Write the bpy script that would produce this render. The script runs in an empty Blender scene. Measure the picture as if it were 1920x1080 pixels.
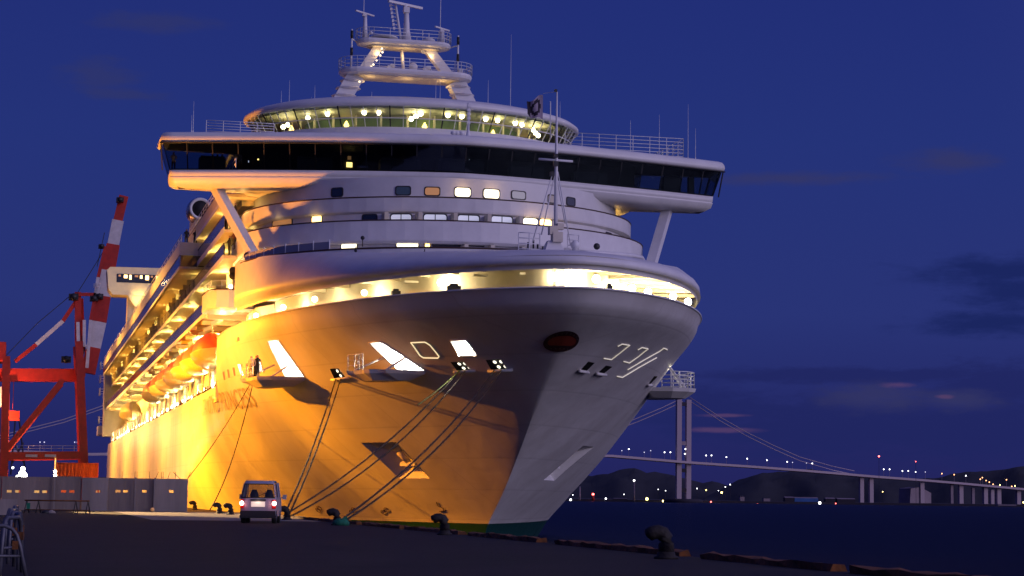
import bpy, bmesh, math, random
from math import sin, cos, pi, radians, sqrt, atan2
from mathutils import Vector, Matrix
from mathutils.geometry import intersect_point_tri_2d
random.seed(7)
SC = bpy.context.scene
COL = SC.collection

# ------------------------------------------------------------------ camera
FPX, CAMH, YAW, ROLL = 3800.0, 1.28, radians(13.5), 0.0125
PITCH = math.atan((933-540)/FPX)
FW = Vector((sin(YAW)*cos(PITCH), cos(YAW)*cos(PITCH), sin(PITCH)))
_r = Vector((cos(YAW), -sin(YAW), 0)); _u = _r.cross(FW)
RT = cos(ROLL)*_r + sin(ROLL)*_u; UP = -sin(ROLL)*_r + cos(ROLL)*_u
CAM = Vector((0, 0, CAMH))
cd = bpy.data.cameras.new('camera'); co = bpy.data.objects.new('camera', cd); COL.objects.link(co)
co.matrix_world = Matrix(((RT.x, UP.x, -FW.x, 0), (RT.y, UP.y, -FW.y, 0), (RT.z, UP.z, -FW.z, CAMH), (0, 0, 0, 1)))
cd.sensor_width = 36; cd.lens = 36*FPX/1920; cd.clip_start = 0.2; cd.clip_end = 40000
SC.camera = co
SC.view_settings.view_transform = 'Standard'; SC.view_settings.look = 'None'
SC.view_settings.exposure = 0; SC.view_settings.gamma = 1
SC.render.engine = 'CYCLES'
SC.cycles.max_bounces = 6; SC.cycles.diffuse_bounces = 3; SC.cycles.glossy_bounces = 3
SC.cycles.transparent_max_bounces = 12; SC.cycles.sample_clamp_indirect = 4
SC.cycles.caustics_reflective = False; SC.cycles.caustics_refractive = False

def ray(px, py): return FW + (px-960)/FPX*RT - (py-540)/FPX*UP
def atX(px, py, X): d = ray(px, py); return CAM + d*(X/d.x)
def atY(px, py, Y): d = ray(px, py); return CAM + d*(Y/d.y)
def atZ(px, py, Z): d = ray(px, py); return CAM + d*((Z-CAMH)/d.z)

# ------------------------------------------------------------------ world (dusk sky)
W = bpy.data.worlds.new('World'); SC.world = W; W.use_nodes = True
nt = W.node_tree; N = nt.nodes; Lk = nt.links; N.clear()
def nn(t, **k):
    n = N.new(t)
    for a, b in k.items(): setattr(n, a, b)
    return n
def mth(op, a, b=None, c=None):
    n = nn('ShaderNodeMath', operation=op)
    for i, v in enumerate((a, b, c)):
        if v is None: continue
        if isinstance(v, (int, float)): n.inputs[i].default_value = v
        else: Lk.new(v, n.inputs[i])
    return n.outputs[0]
tc = nn('ShaderNodeTexCoord'); sx = nn('ShaderNodeSeparateXYZ'); Lk.new(tc.outputs['Generated'], sx.inputs[0])
X_, Y_, Z_ = sx.outputs
az = mth('MULTIPLY', mth('ARCTAN2', X_, Y_), 57.29578)
el = mth('MULTIPLY', mth('ARCSINE', Z_), 57.29578)
ramp = nn('ShaderNodeValToRGB'); Lk.new(mth('DIVIDE', el, 40.0), ramp.inputs[0])
cr = ramp.color_ramp
stops = [(0.0, (.0165, .0165, .100)), (.05, (.017, .021, .128)), (.13, (.022, .034, .180)), (.25, (.018, .033, .190)), (.42, (.014, .025, .180)), (1, (.012, .018, .13))]
cr.elements[0].position, cr.elements[0].color = stops[0][0], (*stops[0][1], 1)
cr.elements[1].position, cr.elements[1].color = stops[-1][0], (*stops[-1][1], 1)
for p, c in stops[1:-1]:
    e = cr.elements.new(p); e.color = (*c, 1)
# after-sunset glow behind the camera
dt = nn('ShaderNodeVectorMath', operation='DOT_PRODUCT'); Lk.new(tc.outputs['Generated'], dt.inputs[0])
gv = Vector((.85, -.50, .36)).normalized(); dt.inputs[1].default_value = gv
glow = mth('POWER', mth('MAXIMUM', dt.outputs['Value'], 0.0), 1.6)
def mixrgb(bt, fac, a, b):
    n = nn('ShaderNodeMixRGB', blend_type=bt)
    for i, v in ((0, fac), (1, a), (2, b)):
        if isinstance(v, (int, float)): n.inputs[i].default_value = v
        elif isinstance(v, tuple): n.inputs[i].default_value = (*v, 1)
        else: Lk.new(v, n.inputs[i])
    return n.outputs[0]
base = mixrgb('ADD', 1.0, ramp.outputs[0], mixrgb('MULTIPLY', 1.0, (.36, .31, .58), glow))
# clouds: soft noisy ellipses laid out by azimuth / elevation
cb = nn('ShaderNodeCombineXYZ'); Lk.new(mth('MULTIPLY', az, .55), cb.inputs[0]); Lk.new(mth('MULTIPLY', el, 1.9), cb.inputs[1])
nz = nn('ShaderNodeTexNoise'); nz.inputs['Scale'].default_value = 1.5; nz.inputs['Detail'].default_value = 9; nz.inputs['Roughness'].default_value = .66
Lk.new(cb.outputs[0], nz.inputs['Vector'])
wob = mth('MULTIPLY', mth('SUBTRACT', nz.outputs['Fac'], .5), 2.6)
def azel(px, py):
    d = ray(px, py).normalized(); return math.degrees(atan2(d.x, d.y)), math.degrees(math.asin(d.z))
def blob(px, py, wx, wy, soft=.9):
    a, e = azel(px, py); dx = mth('DIVIDE', mth('SUBTRACT', az, a), wx/66.3); dy = mth('DIVIDE', mth('SUBTRACT', el, e), wy/66.3)
    r = mth('SQRT', mth('ADD', mth('MULTIPLY', dx, dx), mth('MULTIPLY', dy, dy)))
    m = nn('ShaderNodeMapRange', interpolation_type='SMOOTHSTEP')
    Lk.new(mth('ADD', r, wob), m.inputs[0]); m.inputs[1].default_value = 1.0+soft/2; m.inputs[2].default_value = 1.0-soft/2
    return m.outputs[0]
def layer(col, amt, lst):
    global base
    acc = None
    for b_ in lst:
        o = blob(*b_); acc = o if acc is None else mth('MAXIMUM', acc, o)
    base = mixrgb('MIX', mth('MULTIPLY', acc, amt), base, col)
layer((.009, .017, .105), .85, [(1880, 510, 130, 24, 1.5), (1900, 545, 90, 34, 1.5), (1870, 605, 130, 20, 1.5), (1840, 500, 60, 12, 1.5)])
layer((.014, .019, .115), .8, [(1620, 705, 330, 14), (1860, 725, 110, 40), (1560, 800, 260, 55), (1820, 810, 200, 60), (1330, 780, 120, 50)])
layer((.036, .038, .125), .7, [(1640, 745, 80, 22, 1.6), (1800, 750, 60, 16, 1.6), (1470, 335, 160, 9, 1.8), (1780, 300, 70, 16, 1.9)])
layer((.11, .055, .14), .6, [(1362, 779, 34, 3, 1.4), (1352, 806, 52, 4, 1.4), (1685, 722, 22, 4, 1.5), (1772, 744, 12, 3, 1.5)])
layer((.034, .038, .125), .5, [(185, 140, 55, 24, 1.4), (290, 42, 90, 16, 1.5), (230, 175, 70, 10, 1.4)])
bg = nn('ShaderNodeBackground'); Lk.new(base, bg.inputs[0]); bg.inputs[1].default_value = 1.0
ow = nn('ShaderNodeOutputWorld'); Lk.new(bg.outputs[0], ow.inputs[0])
# last dusk light, from behind the camera
sl = bpy.data.lights.new('sun', 'SUN'); sl.energy = .62; sl.angle = radians(30); sl.color = (.97, .83, 1.0)
so = bpy.data.objects.new('sun', sl); COL.objects.link(so)
so.rotation_euler = Vector((-.80, .85, -.28)).to_track_quat('-Z', 'Y').to_euler()

# ------------------------------------------------------------------ materials
def mat(name, col, rough=.5, metal=0.0, emit=0.0, ecol=None, var=0.0, vs=1.0, bump=0.0, bs=4.0, spec=.5, streak=False):
    m = bpy.data.materials.new(name); m.use_nodes = True; t = m.node_tree; p = t.nodes['Principled BSDF']
    p.inputs['Base Color'].default_value = (*col, 1); p.inputs['Roughness'].default_value = rough
    p.inputs['Metallic'].default_value = metal; p.inputs['Specular IOR Level'].default_value = spec
    if emit: p.inputs['Emission Strength'].default_value = emit; p.inputs['Emission Color'].default_value = (*(ecol or col), 1)
    if var or bump:
        g = t.nodes.new('ShaderNodeNewGeometry'); mp = t.nodes.new('ShaderNodeMapping'); t.links.new(g.outputs['Position'], mp.inputs[0])
        if streak: mp.inputs['Scale'].default_value = (1, 1, .12)
    if var:
        n = t.nodes.new('ShaderNodeTexNoise'); n.inputs['Scale'].default_value = vs; n.inputs['Detail'].default_value = 8; n.inputs['Roughness'].default_value = .6
        t.links.new(mp.outputs[0], n.inputs['Vector'])
        r = t.nodes.new('ShaderNodeMapRange'); r.inputs[1].default_value = .3; r.inputs[2].default_value = .7; r.inputs[3].default_value = 1-var; r.inputs[4].default_value = 1+var*.5
        t.links.new(n.outputs['Fac'], r.inputs[0])
        x = t.nodes.new('ShaderNodeVectorMath'); x.operation = 'SCALE'; x.inputs[0].default_value = col
        t.links.new(r.outputs[0], x.inputs['Scale']); t.links.new(x.outputs[0], p.inputs['Base Color'])
        r2 = t.nodes.new('ShaderNodeMapRange'); r2.inputs[3].default_value = max(.05, rough-.12); r2.inputs[4].default_value = min(1, rough+.12)
        t.links.new(n.outputs['Fac'], r2.inputs[0]); t.links.new(r2.outputs[0], p.inputs['Roughness'])
    if bump:
        n2 = t.nodes.new('ShaderNodeTexNoise'); n2.inputs['Scale'].default_value = bs; n2.inputs['Detail'].default_value = 6
        t.links.new(mp.outputs[0], n2.inputs['Vector'])
        b = t.nodes.new('ShaderNodeBump'); b.inputs['Strength'].default_value = bump; b.inputs['Distance'].default_value = .05
        t.links.new(n2.outputs['Fac'], b.inputs['Height']); t.links.new(b.outputs[0], p.inputs['Normal'])
    return m
def emis(name, col, s): return mat(name, (.8, .8, .8), emit=s, ecol=col)
def glassm(name, tint, gl=.25, rough=.03, gcol=(.8, .85, .9)):
    m = bpy.data.materials.new(name); m.use_nodes = True; t = m.node_tree; t.nodes.clear()
    o = t.nodes.new('ShaderNodeOutputMaterial'); tr = t.nodes.new('ShaderNodeBsdfTransparent'); tr.inputs[0].default_value = (*tint, 1)
    g = t.nodes.new('ShaderNodeBsdfGlossy'); g.inputs[0].default_value = (*gcol, 1); g.inputs['Roughness'].default_value = rough
    fr = t.nodes.new('ShaderNodeFresnel'); fr.inputs[0].default_value = 1.5
    a = t.nodes.new('ShaderNodeMath'); a.operation = 'MULTIPLY_ADD'; t.links.new(fr.outputs[0], a.inputs[0]); a.inputs[1].default_value = .8; a.inputs[2].default_value = gl
    mx = t.nodes.new('ShaderNodeMixShader'); t.links.new(a.outputs[0], mx.inputs[0]); t.links.new(tr.outputs[0], mx.inputs[1]); t.links.new(g.outputs[0], mx.inputs[2])
    t.links.new(mx.outputs[0], o.inputs[0]); return m
def hullmat():
    m = bpy.data.materials.new('hull_paint'); m.use_nodes = True; t = m.node_tree; p = t.nodes['Principled BSDF']
    g = t.nodes.new('ShaderNodeNewGeometry'); s = t.nodes.new('ShaderNodeSeparateXYZ'); t.links.new(g.outputs['Position'], s.inputs[0])
    mp = t.nodes.new('ShaderNodeMapping'); t.links.new(g.outputs['Position'], mp.inputs[0]); mp.inputs['Scale'].default_value = (.25, .25, .05)
    n = t.nodes.new('ShaderNodeTexNoise'); n.inputs['Scale'].default_value = 1.2; n.inputs['Detail'].default_value = 8; t.links.new(mp.outputs[0], n.inputs['Vector'])
    r = t.nodes.new('ShaderNodeValToRGB'); t.links.new(n.outputs['Fac'], r.inputs[0])
    r.color_ramp.elements[0].position = .3; r.color_ramp.elements[0].color = (.60, .58, .56, 1)
    r.color_ramp.elements[1].position = .6; r.color_ramp.elements[1].color = (.72, .71, .70, 1)
    # plate seams: long strakes about two metres high, butts every nine metres
    def saw(sock, period, off):
        a = t.nodes.new('ShaderNodeMath'); a.operation = 'MULTIPLY_ADD'; t.links.new(sock, a.inputs[0]); a.inputs[1].default_value = 1/period; a.inputs[2].default_value = off
        f = t.nodes.new('ShaderNodeMath'); f.operation = 'FRACT'; t.links.new(a.outputs[0], f.inputs[0])
        q = t.nodes.new('ShaderNodeMath'); q.operation = 'PINGPONG'; t.links.new(f.outputs[0], q.inputs[0]); q.inputs[1].default_value = .5
        e = t.nodes.new('ShaderNodeMapRange'); t.links.new(q.outputs[0], e.inputs[0]); e.inputs[1].default_value = 0; e.inputs[2].default_value = .07/period
        return e.outputs[0]
    mn = t.nodes.new('ShaderNodeMath'); mn.operation = 'MINIMUM'; t.links.new(saw(s.outputs[2], 2.3, .2), mn.inputs[0]); t.links.new(saw(s.outputs[1], 9.0, .35), mn.inputs[1])
    wv = t.nodes.new('ShaderNodeTexNoise'); wv.inputs['Scale'].default_value = .28; wv.inputs['Detail'].default_value = 3; t.links.new(g.outputs['Position'], wv.inputs['Vector'])
    hh = t.nodes.new('ShaderNodeMath'); hh.operation = 'MULTIPLY_ADD'; t.links.new(wv.outputs['Fac'], hh.inputs[0]); hh.inputs[1].default_value = 11.0
    ms = t.nodes.new('ShaderNodeMath'); ms.operation = 'MULTIPLY'; t.links.new(mn.outputs[0], ms.inputs[0]); ms.inputs[1].default_value = .35; t.links.new(ms.outputs[0], hh.inputs[2])
    bp = t.nodes.new('ShaderNodeBump'); bp.inputs['Strength'].default_value = .5; bp.inputs['Distance'].default_value = .022
    t.links.new(hh.outputs[0], bp.inputs['Height']); t.links.new(bp.outputs[0], p.inputs['Normal'])
    gt = t.nodes.new('ShaderNodeMath'); gt.operation = 'GREATER_THAN'; t.links.new(s.outputs[2], gt.inputs[0]); gt.inputs[1].default_value = -.75
    mx = t.nodes.new('ShaderNodeMixRGB'); t.links.new(gt.outputs[0], mx.inputs[0]); mx.inputs[1].default_value = (.006, .055, .05, 1); t.links.new(r.outputs[0], mx.inputs[2])
    dk = t.nodes.new('ShaderNodeMapRange'); t.links.new(mn.outputs[0], dk.inputs[0]); dk.inputs[3].default_value = .86; dk.inputs[4].default_value = 1.0
    sc_ = t.nodes.new('ShaderNodeVectorMath'); sc_.operation = 'SCALE'; t.links.new(mx.outputs[0], sc_.inputs[0]); t.links.new(dk.outputs[0], sc_.inputs['Scale'])
    t.links.new(sc_.outputs[0], p.inputs['Base Color']); p.inputs['Roughness'].default_value = .38; p.inputs['Specular IOR Level'].default_value = .35
    return m
M = dict(
 hull=hullmat(),
 white=mat('white_paint', (.74, .73, .72), .42, var=.10, vs=.6, bump=.12, bs=.5),
 cream=mat('cream_paint', (.72, .64, .46), .55, var=.12, vs=.8),
 shade=mat('soffit_paint', (.66, .60, .48), .6, var=.15, vs=1.2),
 rail=mat('rail_paint', (.75, .75, .75), .4),
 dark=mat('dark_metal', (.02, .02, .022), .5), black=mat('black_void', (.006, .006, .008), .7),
 teak=mat('teak_rail', (.05, .02, .012), .5), orange=mat('boat_orange', (.75, .13, .015), .45, var=.15, vs=2),
 yellow=mat('boat_hull', (.75, .60, .30), .4, var=.1, vs=2),
 red=mat('crane_red', (.50, .022, .010), .5, var=.25, vs=.8), cwhite=mat('crane_white', (.66, .62, .62), .5, var=.2, vs=.8),
 crust=mat('container_orange', (.60, .09, .015), .55, var=.3, vs=1.2),
 asphalt=mat('asphalt', (.026, .021, .024), .82, var=.6, vs=.35, bump=.5, bs=9, spec=.25),
 concrete=mat('concrete', (.24, .19, .17), .85, var=.35, vs=.9, bump=.4, bs=6, streak=True),
 conc2=mat('pale_concrete', (.29, .245, .23), .85, var=.3, vs=.8, bump=.4, bs=6, streak=True),
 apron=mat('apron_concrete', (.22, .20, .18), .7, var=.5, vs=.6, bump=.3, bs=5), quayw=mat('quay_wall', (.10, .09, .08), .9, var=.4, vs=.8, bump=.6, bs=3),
 rust=mat('rusty_timber', (.17, .055, .012), .85, var=.7, vs=3.5, bump=1.0, bs=5),
 bollard=mat('bollard_iron', (.012, .008, .007), .7, var=.5, vs=6, bump=.6, bs=12),
 rope=mat('rope', (.055, .038, .028), .9, bump=.5, bs=20), grope=mat('green_rope', (.22, .26, .06), .9),
 net=mat('green_netting', (.01, .17, .10), .9, var=.5, vs=9, bump=1, bs=14),
 galv=mat('galvanised_pipe', (.12, .12, .15), .5, metal=.5, var=.3, vs=8),
 van=mat('van_paint', (.40, .38, .44), .3, var=.05, vs=2), tyre=mat('tyre', (.012, .012, .012), .85),
 bumper=mat('bumper', (.02, .02, .022), .6), vglass=glassm('van_glass', (.66, .66, .66), .02),
 bglass=glassm('bridge_glass', (.38, .46, .52), .03, gcol=(.5, .6, .7)), lglass=glassm('lounge_glass', (.86, .92, .80), .04),
 wscreen=mat('windscreen_glass', (.30, .29, .33), .2), dglass=mat('balcony_glass', (.055, .075, .13), .12, spec=.9), green=mat('lounge_wall', (.16, .26, .09), .6, var=.5, vs=.5),
 ldark=mat('lounge_dark', (.05, .09, .04), .6), amber=emis('amber_lamp', (1, .62, .16), 5), warm=emis('warm_lamp', (1, .83, .52), 16),
 warml=emis('lit_room', (1, .80, .45), 2.4), whitel=emis('white_lamp', (1, .95, .85), 22), win=emis('lit_window', (1, .86, .55), 2.6), blind=mat('window_blind', (.75, .75, .82), .5, emit=.42, ecol=(.75, .78, 1.0)),
 gap=emis('lit_gap', (1, .80, .42), 1.0), gap2=emis('dim_gap', (1, .88, .66), .42), disc=emis('lit_disc', (1, .93, .72), 1.7), dwin=mat('dark_window', (.015, .02, .025), .08, spec=1), twin=mat('teal_window', (.07, .12, .13), .1, spec=1),
 dkpeach=mat('curtain', (.55, .30, .16), .8, emit=.25, ecol=(1, .45, .15)),
 taillamp=emis('tail_lamp', (1, .16, .12), 3.2), tailcore=emis('tail_core', (1, .55, .5), 9), tred=mat('lamp_lens', (.45, .01, .01), .2), plate=emis('number_plate', (1, .72, .50), .6),
 far=mat('bridge_steel', (.44, .35, .40), .6, var=.06, vs=.05), fardark=mat('far_shore', (.030, .026, .045), .9, var=.5, vs=.02), hill=mat('hill_scrub', (.011, .012, .017), 1.0, var=.5, vs=.012, bump=1, bs=.02),
 farc=mat('far_concrete', (.30, .24, .28), .9, var=.2, vs=.05), blue=mat('blue_warehouse', (.03, .12, .36), .6, var=.2, vs=.1), silver=mat('pod_metal', (.55, .42, .30), .25, metal=.9),
 lred=emis('red_beacon', (1, .10, .08), 9), lwhite=emis('harbour_white', (.95, .95, 1), 5), lyellow=emis('harbour_yellow', (1, .75, .22), 7), lorange=emis('street_orange', (1, .42, .15), 4), ldim=emis('lamp_dim', (.8, .78, 1), 1.2),
 shirt=mat('white_shirt', (.62, .58, .56), .9), navy=mat('dark_clothes', (.012, .011, .014), .9), skin=mat('skin', (.40, .22, .14), .7), coat=mat('brown_coat', (.10, .035, .02), .9), helmet=mat('white_helmet', (.7, .68, .62), .5),
 flag=mat('flag_cloth', (.34, .28, .36), .9), flagd=mat('flag_emblem', (.02, .015, .03), .9), emblem=mat('emblem_field', (.030, .006, .008), .4, var=.5, vs=3), emred=mat('emblem_sun', (.26, .035, .012), .4, var=.3, vs=2), emdot=mat('emblem_dots', (.12, .12, .10), .5),
 letter=mat('hull_letters', (.42, .35, .29), .5), mark=mat('hull_marks', (.05, .02, .01), .7),
)
m = bpy.data.materials.new('sea'); m.use_nodes = True; t = m.node_tree; p = t.nodes['Principled BSDF']; M['water'] = m
p.inputs['Base Color'].default_value = (.0006, .0015, .012, 1); p.inputs['Roughness'].default_value = .30; p.inputs['Specular IOR Level'].default_value = .07
g = t.nodes.new('ShaderNodeNewGeometry'); mp = t.nodes.new('ShaderNodeMapping'); t.links.new(g.outputs['Position'], mp.inputs[0]); mp.inputs['Scale'].default_value = (1, .55, 1)
n1 = t.nodes.new('ShaderNodeTexNoise'); n1.inputs['Scale'].default_value = .9; n1.inputs['Detail'].default_value = 9; n1.inputs['Roughness'].default_value = .65; t.links.new(mp.outputs[0], n1.inputs['Vector'])
b1 = t.nodes.new('ShaderNodeBump'); b1.inputs['Strength'].default_value = 1; b1.inputs['Distance'].default_value = .9; t.links.new(n1.outputs['Fac'], b1.inputs['Height']); 
gl_ = t.nodes.new('ShaderNodeBsdfGlossy'); gl_.inputs['Roughness'].default_value = .22; gl_.inputs[0].default_value = (.8, .85, 1, 1); t.links.new(b1.outputs[0], gl_.inputs['Normal'])
lw = t.nodes.new('ShaderNodeLayerWeight'); lw.inputs[0].default_value = .25; t.links.new(b1.outputs[0], lw.inputs['Normal']); fm_ = t.nodes.new('ShaderNodeMath'); fm_.operation = 'MULTIPLY_ADD'; t.links.new(lw.outputs[0], fm_.inputs[0]); fm_.inputs[1].default_value = .30; fm_.inputs[2].default_value = .03
mxs = t.nodes.new('ShaderNodeMixShader'); t.links.new(fm_.outputs[0], mxs.inputs[0]); t.links.new(p.outputs[0], mxs.inputs[1]); t.links.new(gl_.outputs[0], mxs.inputs[2]); p.inputs['Specular IOR Level'].default_value = 0
t.links.new(mxs.outputs[0], [n for n in t.nodes if n.type == 'OUTPUT_MATERIAL'][0].inputs[0])

# ------------------------------------------------------------------ builders
class MB:
    def __init__(s): s.v = []; s.f = []; s.mi = []; s.m = 0; s.sm = []
    def add(s, vs, fs, smooth=False):
        o = len(s.v); s.v += [tuple(v) for v in vs]
        for f in fs: s.f.append([i+o for i in f]); s.mi.append(s.m); s.sm.append(smooth)
        return s
    def box(s, x0, x1, y0, y1, z0, z1, rz=0, c=None):
        vs = [(x, y, z) for z in (z0, z1) for x, y in ((x0, y0), (x1, y0), (x1, y1), (x0, y1))]
        if rz:
            cx, cy = c or ((x0+x1)/2, (y0+y1)/2)
            vs = [(cx+(x-cx)*cos(rz)-(y-cy)*sin(rz), cy+(x-cx)*sin(rz)+(y-cy)*cos(rz), z) for x, y, z in vs]
        return s.add(vs, [(3, 2, 1, 0), (4, 5, 6, 7), (0, 1, 5, 4), (1, 2, 6, 5), (2, 3, 7, 6), (3, 0, 4, 7)])
    def tube(s, pts, r, n=8, caps=True):
        pts = [Vector(p) for p in pts]; k = len(pts)
        rs = r if isinstance(r, (list, tuple)) else [r]*k
        vs = []; fs = []
        for i, p in enumerate(pts):
            d = (pts[min(i+1, k-1)]-pts[max(i-1, 0)]).normalized()
            a = d.cross(Vector((0, 0, 1)));
            if a.length < .05: a = d.cross(Vector((0, 1, 0)))
            a.normalize(); b = d.cross(a)
            for j in range(n):
                t_ = 2*pi*j/n + pi/n; vs.append(p+rs[i]*(cos(t_)*a+sin(t_)*b))
        for i in range(k-1):
            for j in range(n): fs.append((i*n+j, i*n+(j+1) % n, (i+1)*n+(j+1) % n, (i+1)*n+j))
        if caps: fs += [tuple(range(n-1, -1, -1)), tuple(range((k-1)*n, k*n))]
        return s.add(vs, fs, n > 4)
    def beam(s, a, b, w, h):          # rectangular bar, h is along world Z-ish
        a, b = Vector(a), Vector(b); d = (b-a).normalized(); x = d.cross(Vector((0, 0, 1)))
        if x.length < .05: x = Vector((1, 0, 0))
        x.normalize(); y = x.cross(d).normalized(); vs = []
        for p in (a, b):
            for i, j in ((-1, -1), (1, -1), (1, 1), (-1, 1)): vs.append(p+x*i*w/2+y*j*h/2)
        return s.add(vs, [(3, 2, 1, 0), (4, 5, 6, 7), (0, 1, 5, 4), (1, 2, 6, 5), (2, 3, 7, 6), (3, 0, 4, 7)])
    def lathe(s, c, prof, n=16, axis='z'):
        c = Vector(c); vs = []; fs = []; k = len(prof)
        for r, h in prof:
            for j in range(n):
                t_ = 2*pi*j/n; q = (r*cos(t_), r*sin(t_), h)
                if axis == 'y': q = (q[0], q[2], q[1])
                if axis == 'x': q = (q[2], q[0], q[1])
                vs.append(c+Vector(q))
        for i in range(k-1):
            for j in range(n): fs.append((i*n+j, i*n+(j+1) % n, (i+1)*n+(j+1) % n, (i+1)*n+j))
        fs += [tuple(range(n-1, -1, -1)), tuple(range((k-1)*n, k*n))]
        return s.add(vs, fs, True)
    def ball(s, c, r, n=10, sz=1.0):
        return s.lathe(c, [(r*sin(pi*i/6)+1e-4, -r*sz*cos(pi*i/6)) for i in range(7)], n)
    def loft(s, loop, prof, cap0=True, cap1=True, closed=True, smooth=False):
        """loop: plan points (x,y); prof: (inset, z)"""
        n = len(loop); P_ = [Vector((x, y)) for x, y in loop]; nr = []
        area = sum(P_[i].x*P_[(i+1) % n].y-P_[(i+1) % n].x*P_[i].y for i in range(n)) if closed else 1
        sg = 1 if area > 0 else -1
        for i in range(n):
            if closed: a, b = P_[i-1], P_[(i+1) % n]
            else: a, b = P_[max(i-1, 0)], P_[min(i+1, n-1)]
            e1 = (P_[i]-a); e2 = (b-P_[i]); d = (e1.normalized() if e1.length else e2.normalized())+(e2.normalized() if e2.length else e1.normalized())
            d.normalize(); q = Vector((-d.y, d.x))*sg
            if e1.length and e2.length: q /= max(.5, abs(q.dot(Vector((-e1.normalized().y, e1.normalized().x)))))
            nr.append(q)
        vs = []; fs = []
        for ins, z in prof:
            for i in range(n): q = P_[i]+nr[i]*ins; vs.append((q.x, q.y, z))
        for k in range(len(prof)-1):
            for i in range(n if closed else n-1): j = (i+1) % n; fs.append((k*n+i, k*n+j, (k+1)*n+j, (k+1)*n+i))
        s.add(vs, fs, smooth)
        if cap0 and closed: s.add(vs[:n], [tuple(range(n-1, -1, -1))])
        if cap1 and closed: s.add(vs[-n:], [tuple(range(n))])
        return s
    def strip(s, pts, z0, z1, th):     # upright wall with thickness following an open plan line
        n = len(pts); P_ = [Vector(p) for p in pts]; q = []
        for i in range(n):
            d = (P_[min(i+1, n-1)]-P_[max(i-1, 0)]).normalized(); q.append(P_[i]+Vector((-d.y, d.x))*th)
        vs = [(p.x, p.y, z0) for p in P_]+[(p.x, p.y, z1) for p in P_]+[(p.x, p.y, z0) for p in q]+[(p.x, p.y, z1) for p in q]; fs = []
        for i in range(n-1):
            fs += [(i, i+1, n+i+1, n+i), (2*n+i+1, 2*n+i, 3*n+i, 3*n+i+1), (n+i, n+i+1, 3*n+i+1, 3*n+i), (i+1, i, 2*n+i, 2*n+i+1)]
        fs += [(0, n, 3*n, 2*n), (n-1, 2*n-1+2*n-2*n+0, 0, 0)][:1] + [(2*n-1, n-1, 3*n-1, 4*n-1)]
        return s.add(vs, fs)
    def build(s, name, mats, parent=None, label=None, link=True):
        off = Vector(parent.get('_o', (0, 0, 0))) if parent else Vector((0, 0, 0))
        if parent and '_o' not in parent: off = wloc(parent)
        me = bpy.data.meshes.new(name); me.from_pydata([tuple(Vector(v)-off) for v in s.v], [], s.f)
        ml = mats if isinstance(mats, (list, tuple)) else [mats]
        for x in ml: me.materials.append(M[x])
        for i, p_ in enumerate(me.polygons): p_.material_index = s.mi[i]; p_.use_smooth = s.sm[i]
        me.validate(); me.update()
        o = bpy.data.objects.new(name, me); COL.objects.link(o)
        if parent: o.parent = parent
        if label: o['label'] = label
        return o
_loc = {}
def wloc(o):
    v = Vector((0, 0, 0))
    while o: v += o.location; o = o.parent
    return v
def tag(o, label, cat, group=None, kind=None):
    if label: o['label'] = label
    if cat: o['category'] = cat
    if group: o['group'] = group
    if kind: o['kind'] = kind
    return o
def thing(name, loc, label, cat, group=None, rz=0):
    o = bpy.data.objects.new(name, None); o.empty_display_size = .3; COL.objects.link(o); o.location = loc; o.rotation_euler.z = rz
    return tag(o, label, cat, group)
def struct(mb, name, mt): o = mb.build(name, mt); o['kind'] = 'structure'; return o
def copy_tree(o, parent=None):
    c = o.copy(); COL.objects.link(c)
    if parent: c.parent = parent
    for ch in list(o.children): copy_tree(ch, c)
    return c
def own(mb, name, mt, loc, label, cat, group=None):   # a thing that is one mesh
    e = bpy.data.meshes.new(name); off = Vector(loc)
    e.from_pydata([tuple(Vector(v)-off) for v in mb.v], [], mb.f)
    for x in (mt if isinstance(mt, (list, tuple)) else [mt]): e.materials.append(M[x])
    for i, p_ in enumerate(e.polygons): p_.material_index = mb.mi[i]; p_.use_smooth = mb.sm[i]
    e.validate(); o = bpy.data.objects.new(name, e); COL.objects.link(o); o.location = loc
    return tag(o, label, cat, group)
def lamp(kind, name, loc, power, col, parent=None, size=.3, aim=None, spot=60, blend=.5):
    l = bpy.data.lights.new(name, kind); l.energy = power; l.color = col
    if kind in ('POINT', 'SPOT'): l.shadow_soft_size = size
    if kind == 'SPOT': l.spot_size = radians(spot); l.spot_blend = blend
    o = bpy.data.objects.new(name, l); COL.objects.link(o); o.location = Vector(loc)-(wloc(parent) if parent else Vector((0, 0, 0)))
    if parent: o.parent = parent
    if aim is not None: o.rotation_euler = (Vector(aim)-Vector(loc)).to_track_quat('-Z', 'Y').to_euler()
    return o
def interp(x, xs, ys):
    if x <= xs[0]: return ys[0]
    for i in range(1, len(xs)):
        if x <= xs[i]: k = (x-xs[i-1])/(xs[i]-xs[i-1]); return ys[i-1]+(ys[i]-ys[i-1])*k
    return ys[-1]

# ------------------------------------------------------------------ ground, water
QX = 14.9
mb = MB(); mb.add([(-420, -60, 0), (QX, -60, 0), (QX, 420, 0), (-420, 420, 0)], [(0, 1, 2, 3)]); mb.add([(-420, 420, 0), (QX, 420, 0), (QX, 900, 0), (-420, 900, 0)], [(0, 1, 2, 3)])
struct(mb, 'quay', 'asphalt')
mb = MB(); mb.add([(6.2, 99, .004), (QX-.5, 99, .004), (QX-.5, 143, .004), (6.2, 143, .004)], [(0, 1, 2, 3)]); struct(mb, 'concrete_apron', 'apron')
mb = MB(); mb.box(QX-.6, QX-.004, -60, 900, -5, -.004); struct(mb, 'quay_wall', 'quayw')
mb = MB(); mb.add([(-6000, -200, -2.5), (14000, -200, -2.5), (14000, 14000, -2.5), (-6000, 14000, -2.5)], [(0, 1, 2, 3)]); struct(mb, 'water', 'water')

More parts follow.
